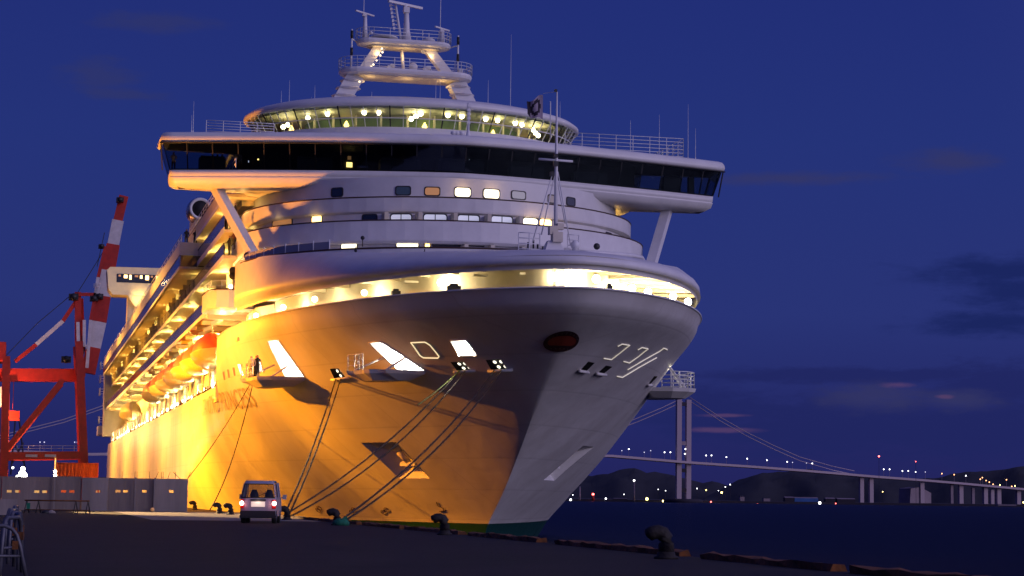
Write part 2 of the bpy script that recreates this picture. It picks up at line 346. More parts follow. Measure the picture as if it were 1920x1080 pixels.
# ------------------------------------------------------------------ ship
SHIP = thing('cruise_ship', (35, 260, -2.5), 'huge white cruise ship moored bow first along the quay, its bow flare lit orange', 'cruise ship')
XC, BH = 35.0, 18.75
ZS = [-4, -1, 1.75, 4.85, 8, 11.83, 12.9, 13.7, 14.9, 16.5]
S0 = [156, 153.3, 147.5, 142.4, 137.6, 131.2, 128.9, 127.3, 126.5, 126.6]
LLs = [80, 72, 66, 58, 52, 48, 47, 46, 45.5, 46]
QQ = [1.0, 1.0, 1.05, 1.15, 1.25, 1.44, 1.56, 1.66, 1.71, 1.72]
YE = 178.0; ZL = 14.9; YS = 404.0; ZP = 9.7
def smi(z, ys): return sum(w*interp(z+d, ZS, ys) for d, w in ((-.8, .15), (-.4, .22), (0, .26), (.4, .22), (.8, .15))) if z < 14.1 else interp(z, ZS, ys)*(z-14.1)/.8+smi(14.099, ys)*(14.9-z)/.8 if z < 14.9 else interp(z, ZS, ys)
def s0(z): return smi(z, S0)
def hb(s, z):
    t_ = min(1, max(0, (s-s0(z))/smi(z, LLs))); return BH*(1-(1-t_)**2)**(1/smi(z, QQ))
def hp(v, z, side, off=0.0):
    Y = s0(z)+(YE-s0(z))*v
    p_ = Vector((XC+side*hb(Y, z), Y, z))
    if off:
        e = .02; a = Vector((XC+side*hb(Y+e, z), Y+e, z))-Vector((XC+side*hb(Y-e, z), Y-e, z)); b = Vector((XC+side*hb(Y, z+e), Y, z+e))-Vector((XC+side*hb(Y, z-e), Y, z-e))
        n_ = a.cross(b).normalized()
        if n_.x*side < 0: n_ = -n_
        if v < .004: n_ = Vector((0, -.8, -.6))
        p_ = p_+n_*off
    return p_
def hit(px, py, side=-1):
    d = ray(px, py); best = None; prev = None; k = 110.0
    while k < 420:
        q = CAM+d*k; z = q.z
        f = None
        if z < 15.4 and q.y > s0(z)-.001: f = side*(q.x-XC)-hb(q.y, z)
        if f is not None and prev is not None and (prev[0] > 0) != (f > 0):
            a, b = prev[1], k
            for _ in range(30):
                mid = (a+b)/2; q = CAM+d*mid; g_ = side*(q.x-XC)-hb(q.y, q.z)
                if (g_ > 0) == (prev[0] > 0): a = mid
                else: b = mid
            q = CAM+d*b; return ((q.y-s0(q.z))/(YE-s0(q.z)), q.z)
        elif f is not None and prev is None and f < 0:
            return (max(0, (q.y-s0(z))/(YE-s0(z))), z)
        if f is not None: prev = (f, k)
        k += .25
    return None
def Z8(a, b): return (440+a/3.6, 600+b/3.6)
def ZR(a, b): return (1080+a/7.68, 620+b/7.68)
def hpoly(pts, side): return [hit(*p_, side) for p_ in pts]
DOOR_A = [Z8(222, 138), Z8(294, 130), Z8(484, 396), Z8(352, 402)]
SLIT_A = [Z8(126, 264), Z8(170, 260), Z8(199, 352), Z8(160, 352)]
DOOR_B = [Z8(905, 152), Z8(985, 140), Z8(1300, 348), Z8(1120, 352)]
WIN_D = [Z8(1455, 134), Z8(1562, 131), Z8(1640, 240), Z8(1512, 244)]
FAIR = [[Z8(642, 330), Z8(700, 326), Z8(748, 386), Z8(672, 396)], [Z8(1456, 284), Z8(1540, 280), Z8(1590, 336), Z8(1500, 342)], [Z8(1694, 270), Z8(1790, 264), Z8(1836, 330), Z8(1730, 336)], [Z8(96, 372), Z8(140, 368), Z8(150, 396), Z8(118, 412)]]
FAIRP = [[ZR(176, 446), ZR(270, 464), ZR(152, 582), ZR(66, 566)], [ZR(432, 502), ZR(524, 520), ZR(402, 618), ZR(318, 606)], [ZR(1126, 655), ZR(1176, 660), ZR(1070, 772), ZR(1040, 770)]]
POCKET = [(677, 830), (742, 829), (806, 897), (748, 897)]
SLOTS = [[Z8(20, 300), Z8(36, 298), Z8(60, 372), Z8(44, 376)]]
def z5p(a, b): return (180+a/4.319, 600+b/4.319)
for a_, b_ in ((1105, 385), (1060, 402), (1024, 418)): SLOTS.append([z5p(a_, b_), z5p(a_+16, b_-2), z5p(a_+26, b_+64), z5p(a_+12, b_+68)])
holesS = [hpoly(q, -1) for q in [DOOR_A, SLIT_A, DOOR_B, WIN_D]+FAIR+[POCKET]+SLOTS]
holesP = [hpoly(q, 1) for q in FAIRP]
PKP = [(v, z) for v, z in holesS[8]]
holesP.append(PKP)
def bow_side(side, holes):
    bm = bmesh.new(); KS = 40.0
    vs_ = [(i/44)**1.7 for i in range(45)]; zs_ = [-4, -3, -2, -1, -.75]+[-.3+i*.55 for i in range(24)]+[13.0, 13.35, 13.7, 14.1, 14.55, ZL]
    g_ = [[bm.verts.new((v*KS, z, 0)) for z in zs_] for v in vs_]
    for i in range(44):
        for j in range(len(zs_)-1): bm.faces.new((g_[i][j], g_[i+1][j], g_[i+1][j+1], g_[i][j+1]))
    for h in holes:
        pl = [Vector((v*KS, z)) for v, z in h]; x0, x1 = min(p_.x for p_ in pl)-.3, max(p_.x for p_ in pl)+.3; y0, y1 = min(p_.y for p_ in pl)-.3, max(p_.y for p_ in pl)+.3
        for i in range(len(pl)):
            a, b = pl[i], pl[(i+1) % len(pl)]; d = b-a
            fs = [f for f in bm.faces if not (max(v.co.x for v in f.verts) < x0 or min(v.co.x for v in f.verts) > x1 or max(v.co.y for v in f.verts) < y0 or min(v.co.y for v in f.verts) > y1)]
            ge = set(fs)
            for f in fs: ge.update(f.edges); ge.update(f.verts)
            bmesh.ops.bisect_plane(bm, geom=list(ge), dist=1e-5, plane_co=(a.x, a.y, 0), plane_no=(-d.y, d.x, 0))
        def inside(p_):
            s_ = None
            for i in range(len(pl)):
                a, b = pl[i], pl[(i+1) % len(pl)]; c = (b.x-a.x)*(p_.y-a.y)-(b.y-a.y)*(p_.x-a.x)
                if abs(c) < 1e-7: continue
                if s_ is None: s_ = c > 0
                elif (c > 0) != s_: return False
            return True
        dl = [f for f in bm.faces if inside(f.calc_center_median())]
        bmesh.ops.delete(bm, geom=dl, context='FACES')
    bm.verts.ensure_lookup_table(); bm.verts.index_update()
    V = [tuple(hp(v.co.x/KS, v.co.y, side)) for v in bm.verts]
    F_ = [[v.index for v in f.verts] for f in bm.faces]
    if side < 0: F_ = [f[::-1] for f in F_]
    bm.free(); return V, F_
mb = MB()
for side, hl in ((-1, holesS), (1, holesP)):
    V, F_ = bow_side(side, hl); mb.add(V, F_, True)
for side in (-1, 1):           # parallel body
    ys = [YE+(YS-YE)*i/40 for i in range(41)]; zz = [-4, -2.5, -1, -.75, 1, 3, 5, 7, ZP]
    V = [(XC+side*hb(y, z), y, z) for y in ys for z in zz]; n_ = len(zz)
    F_ = [(i*n_+j, (i+1)*n_+j, (i+1)*n_+j+1, i*n_+j+1) for i in range(40) for j in range(n_-1)]
    if side < 0: F_ = [f[::-1] for f in F_]
    mb.add(V, F_, True)
mb.add([(XC-BH, YS, -4), (XC+BH, YS, -4), (XC+BH, YS, ZP), (XC-BH, YS, ZP)], [(3, 2, 1, 0)])
for side in (-1, 1): mb.add([(XC+side*BH, YE, ZP), (XC+side*(BH-3), YE, ZP), (XC+side*(BH-3), YE, ZL), (XC+side*(BH-.02), YE, ZL)], [(0, 1, 2, 3)])
HULL = mb.build('hull', 'hull', SHIP)
bm = bmesh.new(); bm.from_mesh(HULL.data); bmesh.ops.remove_doubles(bm, verts=bm.verts, dist=.002)
for e in bm.edges:
    a, b = e.verts
    if abs(a.co.x) < .01 and abs(b.co.x) < .01 and a.co.z+wloc(SHIP).z < 7: e.smooth = False
    if a.co.y > YE-260-.01 and b.co.y > YE-260-.01 and len(e.link_faces) < 2: e.smooth = False
bm.to_mesh(HULL.data); bm.free()

# recesses behind the openings in the hull
def recess(h, side, depth, name, mt, back=None, parent=SHIP, bdepth=None):
    o_ = [hp(v, z, side, 0) for v, z in h]; i_ = [p_+Vector((-side*depth, depth*.25, 0)) for p_ in o_]
    n_ = len(h); mb = MB(); mb.add(o_+i_, [(k, (k+1) % n_, n_+(k+1) % n_, n_+k) for k in range(n_)]+[tuple(range(n_, 2*n_))])
    return mb.build(name, mt, parent), o_, i_
def framing(h, side, name, mt, w, parent, off=.03, closed=True, emit=None):
    mb = MB(); pts = []
    n_ = len(h)
    for k in range(n_ if closed else n_-1):
        a, b = h[k], h[(k+1) % n_]
        for i in range(6): t_ = i/6; pts.append(hp(a[0]+(b[0]-a[0])*t_, a[1]+(b[1]-a[1])*t_, side, off))
    if closed: pts.append(pts[0])
    else: pts.append(hp(*h[-1], side, off))
    mb.tube(pts, w, 6); return mb.build(name, mt, parent)
for k, (h, nm, dp, pw) in enumerate([(holesS[0], 'shell_door_opening', 3.0, 2200), (holesS[1], 'lit_port', 1.6, 300), (holesS[2], 'shell_door_opening', 3.0, 2600), (holesS[3], 'lit_port', 2.2, 1100)]):
    o, a, b = recess(h, -1, dp, nm, 'white'); c = sum(a, Vector())/4; lamp('POINT', 'cabin_light', c+Vector((dp*.5, dp*.12, .1)), pw, (1, .93, .75), o, .25)
    framing(h, -1, 'frame', 'white', .05, o)
for k, h in enumerate(holesS[4:8]):
    o, a, b = recess(h, -1, .5, 'fairlead', 'black')
    sill = [h[3], h[2]]; mbs = MB(); p0, p1 = hp(*h[3], -1, .12), hp(*h[2], -1, .12); e = (p1-p0)*.22
    mbs.tube([p0-e*.5+Vector((-.05, 0, -.02)), p1+e*2+Vector((-.05, 0, -.02))], .11, 8); mbs.build('sill', 'white', o)
    if k < 3:
        for (ua, va) in ((.22, .22), (.66, .22), (.30, .72), (.74, .72)):
            c = a[0].lerp(a[1], ua).lerp(a[3].lerp(a[2], ua), va)+Vector((.35, .05, 0)); ex = (a[1]-a[0])*.125; ey = (a[3]-a[0])*.16
            md = MB(); md.add([c+ex*cos(t_*pi/6)+ey*sin(t_*pi/6) for t_ in range(12)], [tuple(range(12))]); md.build('lit_hole', 'disc', o)
for h in holesS[9:]: recess(h, -1, .4, 'slot_vent', 'win' if h is holesS[9] else 'dkpeach')
for h in holesP[:3]:
    o, a, b = recess(h, 1, .5, 'fairlead', 'black'); p0, p1 = hp(*h[3], 1, .12), hp(*h[2], 1, .12); e = (p1-p0)*.25
    mbs = MB(); mbs.tube([p0-e*1.4, p1+e*.8], .12, 8); mbs.build('sill', 'white', o)
# anchor pockets with their anchors
for side, h in ((-1, holesS[8]), (1, PKP)):
    o_ = [hp(v, z, side, 0) for v, z in h]; ap = (o_[0]+o_[1]+o_[2]+o_[3])/4+Vector((-side*2.1, .9, .25)); mb = MB()
    inn = [p_.lerp(ap, .60) for p_ in o_]; mb.add(o_+inn, [(k, (k+1) % 4, 4+(k+1) % 4, 4+k) for k in range(4)]+[(4, 5, 6, 7)])
    pk = mb.build('anchor_pocket', 'white', SHIP)
    c = (o_[0]+o_[1]+o_[2]+o_[3])/4+Vector((-side*.9, .2, 0)); ex = (o_[2]-o_[3]).normalized(); ez = ((o_[0]-o_[3])+(o_[1]-o_[2])).normalized()
    ma = MB(); ma.tube([c+ez*1.0, c-ez*.2], .22, 8)
    for s_ in (-1, 1):
        ma.tube([c-ez*.35+ex*s_*.5, c-ez*.12+ex*s_*.75], [.2, .08], 8)
    ma.beam(c-ez*.40-ex*.9, c-ez*.40+ex*.9, .7, .3); ma.build('anchor', 'white', pk)
# seams of closed shell doors, leaking light
C1 = [Z8(1190, 152), Z8(1285, 148), Z8(1318, 168), Z8(1380, 244), Z8(1372, 256), Z8(1275, 254), Z8(1250, 238)]
framing(hpoly(C1, -1), -1, 'door_seam', 'gap', .035, SHIP)
for pl in ([(600, 222), (660, 190), (772, 208), (640, 312), (508, 414), (400, 396)], [(890, 272), (948, 240), (1036, 260), (900, 368), (768, 462), (684, 440)], [(1312, 270), (1262, 250), (1200, 296), (960, 430), (742, 560)], [(590, 655), (666, 670), (900, 530), (1160, 385)]):
    framing(hpoly([ZR(*p_) for p_ in pl], 1), 1, 'door_seam', 'gap2', .035, SHIP, closed=False)
# emblem on the stem
def stem_pt(dx, z, off=.05):
    side = 1 if dx >= 0 else -1; dx = abs(dx); a, b = 0.0, 1.0
    for _ in range(40):
        mid = (a+b)/2
        if hb(s0(z)+(YE-s0(z))*mid, z) < dx: a = mid
        else: b = mid
    p_ = hp(b, z, side); return p_+Vector((side*.12*min(1, dx), -off*1.2, -off))
def em(name, mt, rx, rz, zc, off, par, dx0=0, n_=40, rings=7, trim=None):
    mb = MB(); vs = [stem_pt(dx0, zc, off)]
    for k in range(1, rings+1):
        for i in range(n_): t_ = 2*pi*i/n_; zz_ = zc+rz*k/rings*sin(t_); vs.append(stem_pt(dx0+rx*k/rings*cos(t_), max(zz_, trim) if trim else zz_, off))
    fs = [(0, 1+i, 1+(i+1) % n_) for i in range(n_)]+[(1+(k-1)*n_+i, 1+k*n_+i, 1+k*n_+(i+1) % n_, 1+(k-1)*n_+(i+1) % n_) for k in range(1, rings) for i in range(n_)]
    mb.add(vs, fs, True); return mb.build(name, mt, par)
EMB = em('bow_emblem', 'emblem', 1.08, .62, 11.8, .07, SHIP)
em('sun', 'emred', .86, .36, 11.82, .11, EMB, trim=11.6)
for i in range(5): em('dot', 'emdot', .045, .03, 11.42, .12, EMB, dx0=-.52+.26*i, n_=8, rings=1)
mb = MB()
for i in range(9):
    t_ = radians(25+i*16.2); mb.tube([stem_pt(.92*cos(t_), 11.8+.45*sin(t_), .12), stem_pt(1.0*cos(t_), 11.8+.55*sin(t_), .12)], .018, 4)
mb.build('rays', 'emdot', EMB)
# ship name
def hull_text(txt, size, right, bottom, name, mt, par, shear=.25, sp=1.0):
    cu = bpy.data.curves.new('t', 'FONT'); cu.body = txt; cu.size = size; cu.shear = shear; cu.space_character = sp; cu.resolution_u = 3
    ob = bpy.data.objects.new('t', cu); COL.objects.link(ob); dg = bpy.context.evaluated_depsgraph_get(); me = bpy.data.meshes.new_from_object(ob.evaluated_get(dg))
    w = max(v.co.x for v in me.vertices); vs = []
    for v in me.vertices:
        Y = right+(w-v.co.x); z = bottom+v.co.y; e = hb(Y, z)
        n_ = Vector((-1, (hb(Y-.1, z)-hb(Y+.1, z))/-.2*-1, 0)); vs.append((XC-e-.07, Y-.03, z-.02))
    mb = MB(); mb.add(vs, [tuple(p_.vertices) for p_ in me.polygons]); bpy.data.objects.remove(ob); return mb.build(name, mt, par)
pn = hit(487, 762, -1)
NAME = hull_text('DIAMOND PRINCESS', 2.3, s0(pn[1])+(YE-s0(pn[1]))*pn[0], pn[1], 'ship_name', 'letter', HULL, sp=1.12)
# thruster and bulb marks
for (px, py) in ((598, 954), (662, 957), (722, 957.5)):
    v, z = hit(px, py); mb = MB()
    for s_ in (-1, 1):
        mb.tube([hp(v+.0105*s_*1.0+.0105*cos(k*pi/8), z+.17*sin(k*pi/8)-.10*s_, -1, .05) for k in range(17)], .028, 4)
    mb.build('thruster_mark', 'mark', HULL)
mb = MB(); bl = [hit(*p_) for p_ in ((819, 941), (822, 948), (831, 952), (833, 957), (824, 958))]; mb.tube([hp(*b_, -1, .05) for b_ in bl], .035, 4); mb.build('bulb_mark', 'mark', HULL)

# mooring platforms folded out of the bow
def platform(side, hA, hB, out, zt, th, rails, struts, legs=True):
    A, B = hp(*hA, side), hp(*hB, side); A.z = B.z = zt
    P = thing_part('mooring_platform', (A+B)/2)
    n_ = 8; edge = []
    d = Vector((side, -.25, 0)).normalized()
    plan = [A]+[A.lerp(B, i/n_)+d*out*(1-abs(2*i/n_-1)**4)*(.92+.08*cos(i)) for i in range(0, n_+1)]+[B]
    plan[1] = A.lerp(B, .04)+d*out*.80; plan[n_+1] = A.lerp(B, .96)+d*out*.80
    mb = MB(); loop = [(p_.x, p_.y) for p_ in plan]
    mb.loft(loop, [(.7, zt-th), (.08, zt-th*.35), (0, zt)], smooth=False); mb.build('deck_plate', ['white'], P)
    return P, A, B, d, plan
def thing_part(name, loc):
    o = bpy.data.objects.new(name, None); COL.objects.link(o); o.parent = SHIP; o.location = Vector(loc)-wloc(SHIP); return o
def railing(mb, pts, h=1.05, n=3, r=.035, post=1.6):
    P_ = [Vector(p_) for p_ in pts]
    for k in range(n): mb.tube([p_+Vector((0, 0, h*(k+1)/n)) for p_ in P_], r, 5)
    for a, b in zip(P_[:-1], P_[1:]):
        L = (b-a).length; m_ = max(1, round(L/post))
        for i in range(m_+1): q = a.lerp(b, i/m_); mb.tube([q, q+Vector((0, 0, h))], r*1.15, 5)
    return mb
PLATS = []
def mkplat(side, pxA, pxB, out, zadj=0):
    a, b = hit(*pxA, side), hit(*pxB, side); zt = (a[1]+b[1])/2+zadj
    r_ = platform(side, a, b, out, zt, .75, None, None); PLATS.append((r_, zt)); return r_, zt
(P1, A1, B1, D1, pl1), zt1 = mkplat(-1, (512, 709), (574, 711), 3.6)
(P2, A2, B2, D2, pl2), zt2 = mkplat(-1, (720, 697), (800, 697), 3.9)
for (PP, A_, B_, D_, pl_, zt_) in ((P1, A1, B1, D1, pl1, zt1), (P2, A2, B2, D2, pl2, zt2)):
    up = Vector((0, 0, zt_)); mb = MB()
    e = [Vector((p_.x, p_.y, zt_)) for p_ in pl_]
    cen = sum(e, Vector())/len(e); e = [cen+(p_-cen)*.93 for p_ in e]
    railing(mb, e[1:6], 1.15, 3, .04, .9); mb.build('railing', 'rail', PP)
    for q, f in ((e[3], .35), (e[8], .7)):
        ms = MB(); tp = A_.lerp(B_, f)+Vector((0, 0, 1.9))-D_*.8; ms.tube([q, tp], .085, 8); ms.build('strut', 'rail', PP)
# port side platform, seen beyond the bow
c0 = hit(1249, 716, 1)
zt3 = atY(1250, 728, 156).z
P3 = thing_part('mooring_platform', (50, 157, zt3))
lp = [(48.4, 155.2), (50.4, 154.4), (51.9, 154.6), (52.75, 155.6), (52.75, 158.2), (51.2, 160.0), (49.2, 160.4)]
mb = MB(); mb.loft(lp, [(.8, zt3-.8), (.1, zt3-.3), (0, zt3)]); mb.build('deck_plate', 'white', P3)
mb = MB(); railing(mb, [(x, y, zt3) for x, y in ((50.3, 154.6), (51.8, 154.8), (52.6, 155.7), (52.6, 158.1), (51.2, 159.8))], 1.3, 4, .045, .9); mb.build('railing', 'rail', P3)
for a, b in (((49.7, 155, zt3+2.4), (51.6, 154.9, zt3)), ((50.6, 158.2, zt3+2.9), (52.3, 157.6, zt3)), ((49.8, 155.3, zt3+2.4), (48.7, 154.8, zt3))):
    mb = MB(); mb.tube([a, b], .1, 8); mb.build('strut', 'rail', P3)
lamp('POINT', 'platform_light', (50.9, 155.6, zt3+1.3), 30, (1, .9, .65), P3, .2)

# ---- bow shell above the lit mooring deck
def lip(v, z=16.1, ins=0.0, side=-1, yend=166.0):
    Y = s0(z)+(yend-s0(z))*v; return XC+side*hb(Y, z), Y
vsq = [(i/40)**1.7 for i in range(41)]
def lipline(yend, z=16.1): return [lip(v, z, 0, -1, yend) for v in vsq[::-1]]+[lip(v, z, 0, 1, yend) for v in vsq[1:]]
LP = lipline(166.0)
def insetrim(x, y):
    f = interp(y, [126, 133, 140, 150, 163], [5.6, 4.6, 3.7, 1.6, 0.0]); return f
def rimz(y): return interp(y, [126, 132, 140, 150, 158, 166], [18.0, 18.2, 18.55, 19.4, 19.9, 20.1])
n_ = len(LP); NR = []
for i in range(n_):
    a, b = Vector(LP[max(0, i-1)]), Vector(LP[min(n_-1, i+1)]); d = (b-a).normalized(); NR.append(Vector((-d.y, d.x)))
if NR[n_//2].y < 0: NR = [-q for q in NR]
rows = []
for fz, fi in ((-.35, .25), (0, .25), (0, 0), (.28, .03), (.52, .16), (.72, .38), (.88, .68), (1, 1)):
    row = []
    for i in range(n_):
        x, y = LP[i]; ins = insetrim(x, y); q = Vector((x, y))+NR[i]*(ins*fi if fz > .01 else fi*1.0)
        row.append((q.x, q.y, 16.5+fz*(rimz(y)-16.5) if fz > 0 else 16.5+fz))
    rows.append(row)
mb = MB(); vs = [p_ for r_ in rows for p_ in r_]; fs = [(k*n_+i, k*n_+i+1, (k+1)*n_+i+1, (k+1)*n_+i) for k in range(len(rows)-1) for i in range(n_-1)]
mb.add(vs, fs, True)
BOWSH = mb.build('bow_bulwark', 'white', SHIP)
mb = MB(); mb.add(rows[-1], [tuple(range(n_))])
mb.build('forecastle_deck', 'white', SHIP)
# raised bulwark round the open terrace deck
def ell(hw, y0, ly, xc=XC, n=36, yb=None, p_=2.0):
    pts = []
    for i in range(n+1):
        a = pi*i/n; c = -cos(a); pts.append((xc+hw*c, y0+ly*(1-max(0, 1-abs(c)**p_)**(1/p_))))
    if yb: pts = [(pts[0][0], yb)]+pts+[(pts[-1][0], yb)]
    return pts
mb = MB(); e4 = ell(18.35, 147.6, 17.5); mb.strip(e4, 18.5, 19.85, .15); mb.build('terrace_bulwark', 'white', SHIP)
mb = MB(); mb.tube([(x, y, 19.9) for x, y in e4], .07, 6); mb.build('handrail', 'teak', SHIP)
mb = MB()
for i, (x, y) in enumerate(e4[2:10]): mb.tube([(x+.3, y+.3, 19.8), (x+.3, y+.3, 20.75)], .05, 5)
mb.build('windscreen_post', 'rail', SHIP)
mb = MB(); mb.strip([(x+.3, y+.3) for x, y in e4[1:10]], 19.9, 20.6, .03); mb.build('windscreen', 'wscreen', SHIP)

# ---- mooring deck inside the bow slot
INL = [tuple(Vector(LP[i])+NR[i]*(.4)) for i in range(n_)]
INW = [tuple(Vector(LP[i])+NR[i]*interp(LP[i][1], [126, 135, 166], [5.5, 5.5, 3.4])) for i in range(n_)]
mb = MB(); FLR = [tuple(Vector(LP[i])+NR[i]*(2.7)) for i in range(n_)]
mb = MB(); mb.add([(x, y, 13.95) for x, y in FLR], [tuple(range(n_))]); mb.add([(x, y, 17.1) for x, y in INL], [tuple(range(n_-1, -1, -1))]); mb.build('mooring_deck', 'cream', SHIP)
mb = MB(); mb.strip(INW, 13.9, 17.09, .2); MW = mb.build('inner_wall', 'cream', SHIP)
mb = MB(); LL_ = [(hp(v, ZL, -1).x, hp(v, ZL, -1).y, ZL+.03) for v in [(i/40)**1.7 for i in range(40, -1, -1)]]+[(hp(v, ZL, 1).x, hp(v, ZL, 1).y, ZL+.03) for v in [(i/40)**1.7 for i in range(1, 41)]]
mb.tube(LL_, .07, 6); mb.build('slot_rail', 'rail', SHIP)
mb = MB(); inn_ = [Vector((x, y, z)) for x, y, z in LL_]; cc = Vector((XC, 175, 0)); inn2 = []
inn3 = []
for q in inn_: d = (cc-q); d.z = 0; inn2.append(q+d.normalized()*.15); inn3.append(q+d.normalized()*2.4)
mb.add([tuple(q) for q in inn2]+[(q.x, q.y, 14.0) for q in inn3], [(i, i+1, len(inn2)+i+1, len(inn2)+i) for i in range(len(inn2)-1)]); mb.build('bulwark_lining', 'cream', SHIP)
mb = MB(); mb.strip([(INW[0][0]+.1, INW[0][1]), (18.9, 170), (18.95, 178.3)], 13.9, 16.9, .2); mb.build('inner_wall', 'cream', SHIP)
mb = MB(); mb.box(16.6, 24, 164, 178.3, 13.6, 13.9); mb.build('mooring_deck_aft', 'cream', SHIP)
lamp('POINT', 'deck_lamp_light', (17.8, 168, 15.9), 260, (1, .82, .46), SHIP, .25); lamp('POINT', 'deck_lamp_light', (17.8, 175, 15.9), 260, (1, .82, .46), SHIP, .25)  # no fixtures here: fill lights added for the slot's aft end
for i in range(8, n_-8, 3):       # deck beams and hatch plates
    mb = MB(); a = Vector((*INL[i], 16.95)); b = Vector((*INW[i], 16.95)); mb.beam(a, b, .16, .26); mb.build('ceiling_beam', 'cream', SHIP)
SL = [(683, 549, 150), (590, 561, 140), (531, 576, 140), (827, 530, 260), (1042, 519, 520), (1118, 523, 320), (1185, 541, 320), (1215, 548, 300), (480, 592, 90), (1262, 556, 420), (940, 524, 60), (1290, 566, 420), (1075, 520, 400)]  # rightmost lamps added to brighten the slot's dim end
for k, (px, py, pw) in enumerate(SL):
    q = atZ(px, py, 15.75 if px < 700 else 15.9)
    d = (Vector((XC, 165, 0))-q); d.z = 0; q = q+d.normalized()*2.1; q.z = 15.95
    dd = (q-CAM); q = CAM+ray(px, py)*((q-CAM).length/ray(px, py).length)
    mb = MB(); rr = .22 if pw < 200 else .28
    mb.ball(q, rr, 10); L_ = mb.build('deck_lamp', 'warm' if px < 900 else 'whitel', SHIP)
    if px == 940: bpy.data.objects.remove(L_); continue
    d2 = -d.normalized()*.0
    lamp('POINT', 'deck_lamp_light', q+d.normalized()*1.2+Vector((0, 0, .1)), pw*1.8, (1, .82, .46), L_, .3)
for px, py in ((1100, 515), (760, 527), (1000, 512), (905, 515), (640, 551), (711, 543)):
    q = atZ(px, py, 16.3); d = Vector((XC, 165, 0))-q; d.z = 0; q += d.normalized()*2.6; mb = MB(); mb.box(q.x-.5, q.x+.5, q.y-.15, q.y+.15, 16.45, 16.6); mb.build('cable_box', 'shade', SHIP)
for px, py, w_ in ((857, 540, .9), (747, 550, .6), (1150, 540, .4)):
    q = atZ(px, py, 15.2); mb = MB(); q += Vector((0, .8, 0)); mb.box(q.x-w_/2, q.x+w_/2, q.y, q.y+.5, 14.2, 15.45); mb.box(q.x-w_*.3, q.x+w_*.3, q.y+.1, q.y+.4, 15.45, 15.6); mb.build('winch', 'dark', SHIP)

# ---- terraced decks below the bridge
SUP = 17.35
def slab(name, loop, z0, z1, mt, closed_y=None):
    mb = MB(); mb.loft(loop, [(0, z0), (0, z1)]); return mb.build(name, mt, SHIP)
TY = 176.0
bands = [(158.8, 24.0, 25.3, 17.2, 15.5), (156.5, 21.35, 23.1, 17.6, 15.5)]
for (y0, z0, z1, hw, ly) in bands:
    e = ell(hw, y0, ly, yb=TY+3)
    mb = MB(); mb.loft(e, [(1.5, z0+.02), (.25, z0), (.02, z0+.16), (0, z0+.3), (0, z1)], cap0=True, cap1=False, smooth=False)
    mb.build('terrace_band', 'white', SHIP)
    mb = MB(); mb.tube([(x, y, z1+.05) for x, y in e], .055, 6); mb.build('handrail', 'teak', SHIP)
    mb = MB(); mb.loft(e, [(.12, z1), (.12, z0+.3)], cap1=False, cap0=False); mb.add([(x, y, z0+.32) for x, y in e], [tuple(range(len(e)))]); mb.build('terrace_floor', 'shade', SHIP)
# walls set back behind each band
walls = [(161.0, 25.0, 27.3, 16.2, 14.5), (158.9, 22.0, 24.0, 16.3, 14.5), (157.6, 18.4, 21.35, 16.9, 14.5)]
WL = []
for (y0, z0, z1, hw, ly) in walls:
    e = ell(hw, y0, ly, yb=TY+5); WL.append(e); mb = MB(); mb.loft(e, [(0, z0), (0, z1)], cap0=False, cap1=False, smooth=True); mb.build('terrace_wall', 'white', SHIP)
def on_wall(px, py, e):
    d = ray(px, py); best = None
    for i in range(len(e)-1):
        (x0, y0), (x1, y1) = e[i], e[i+1]; den = d.x*(y1-y0)-d.y*(x1-x0)
        if abs(den) < 1e-9: continue
        t_ = (x0*(y1-y0)-y0*(x1-x0))/den; u_ = (x0*d.y-y0*d.x)/den if False else ((d.x*t_-x0)*(x1-x0)+(d.y*t_-y0)*(y1-y0))/((x1-x0)**2+(y1-y0)**2)
        if 0 <= u_ <= 1 and (best is None or t_ < best[0]): best = (t_, Vector((x1-x0, y1-y0)).normalized())
    q = CAM+d*best[0]; return q, best[1]
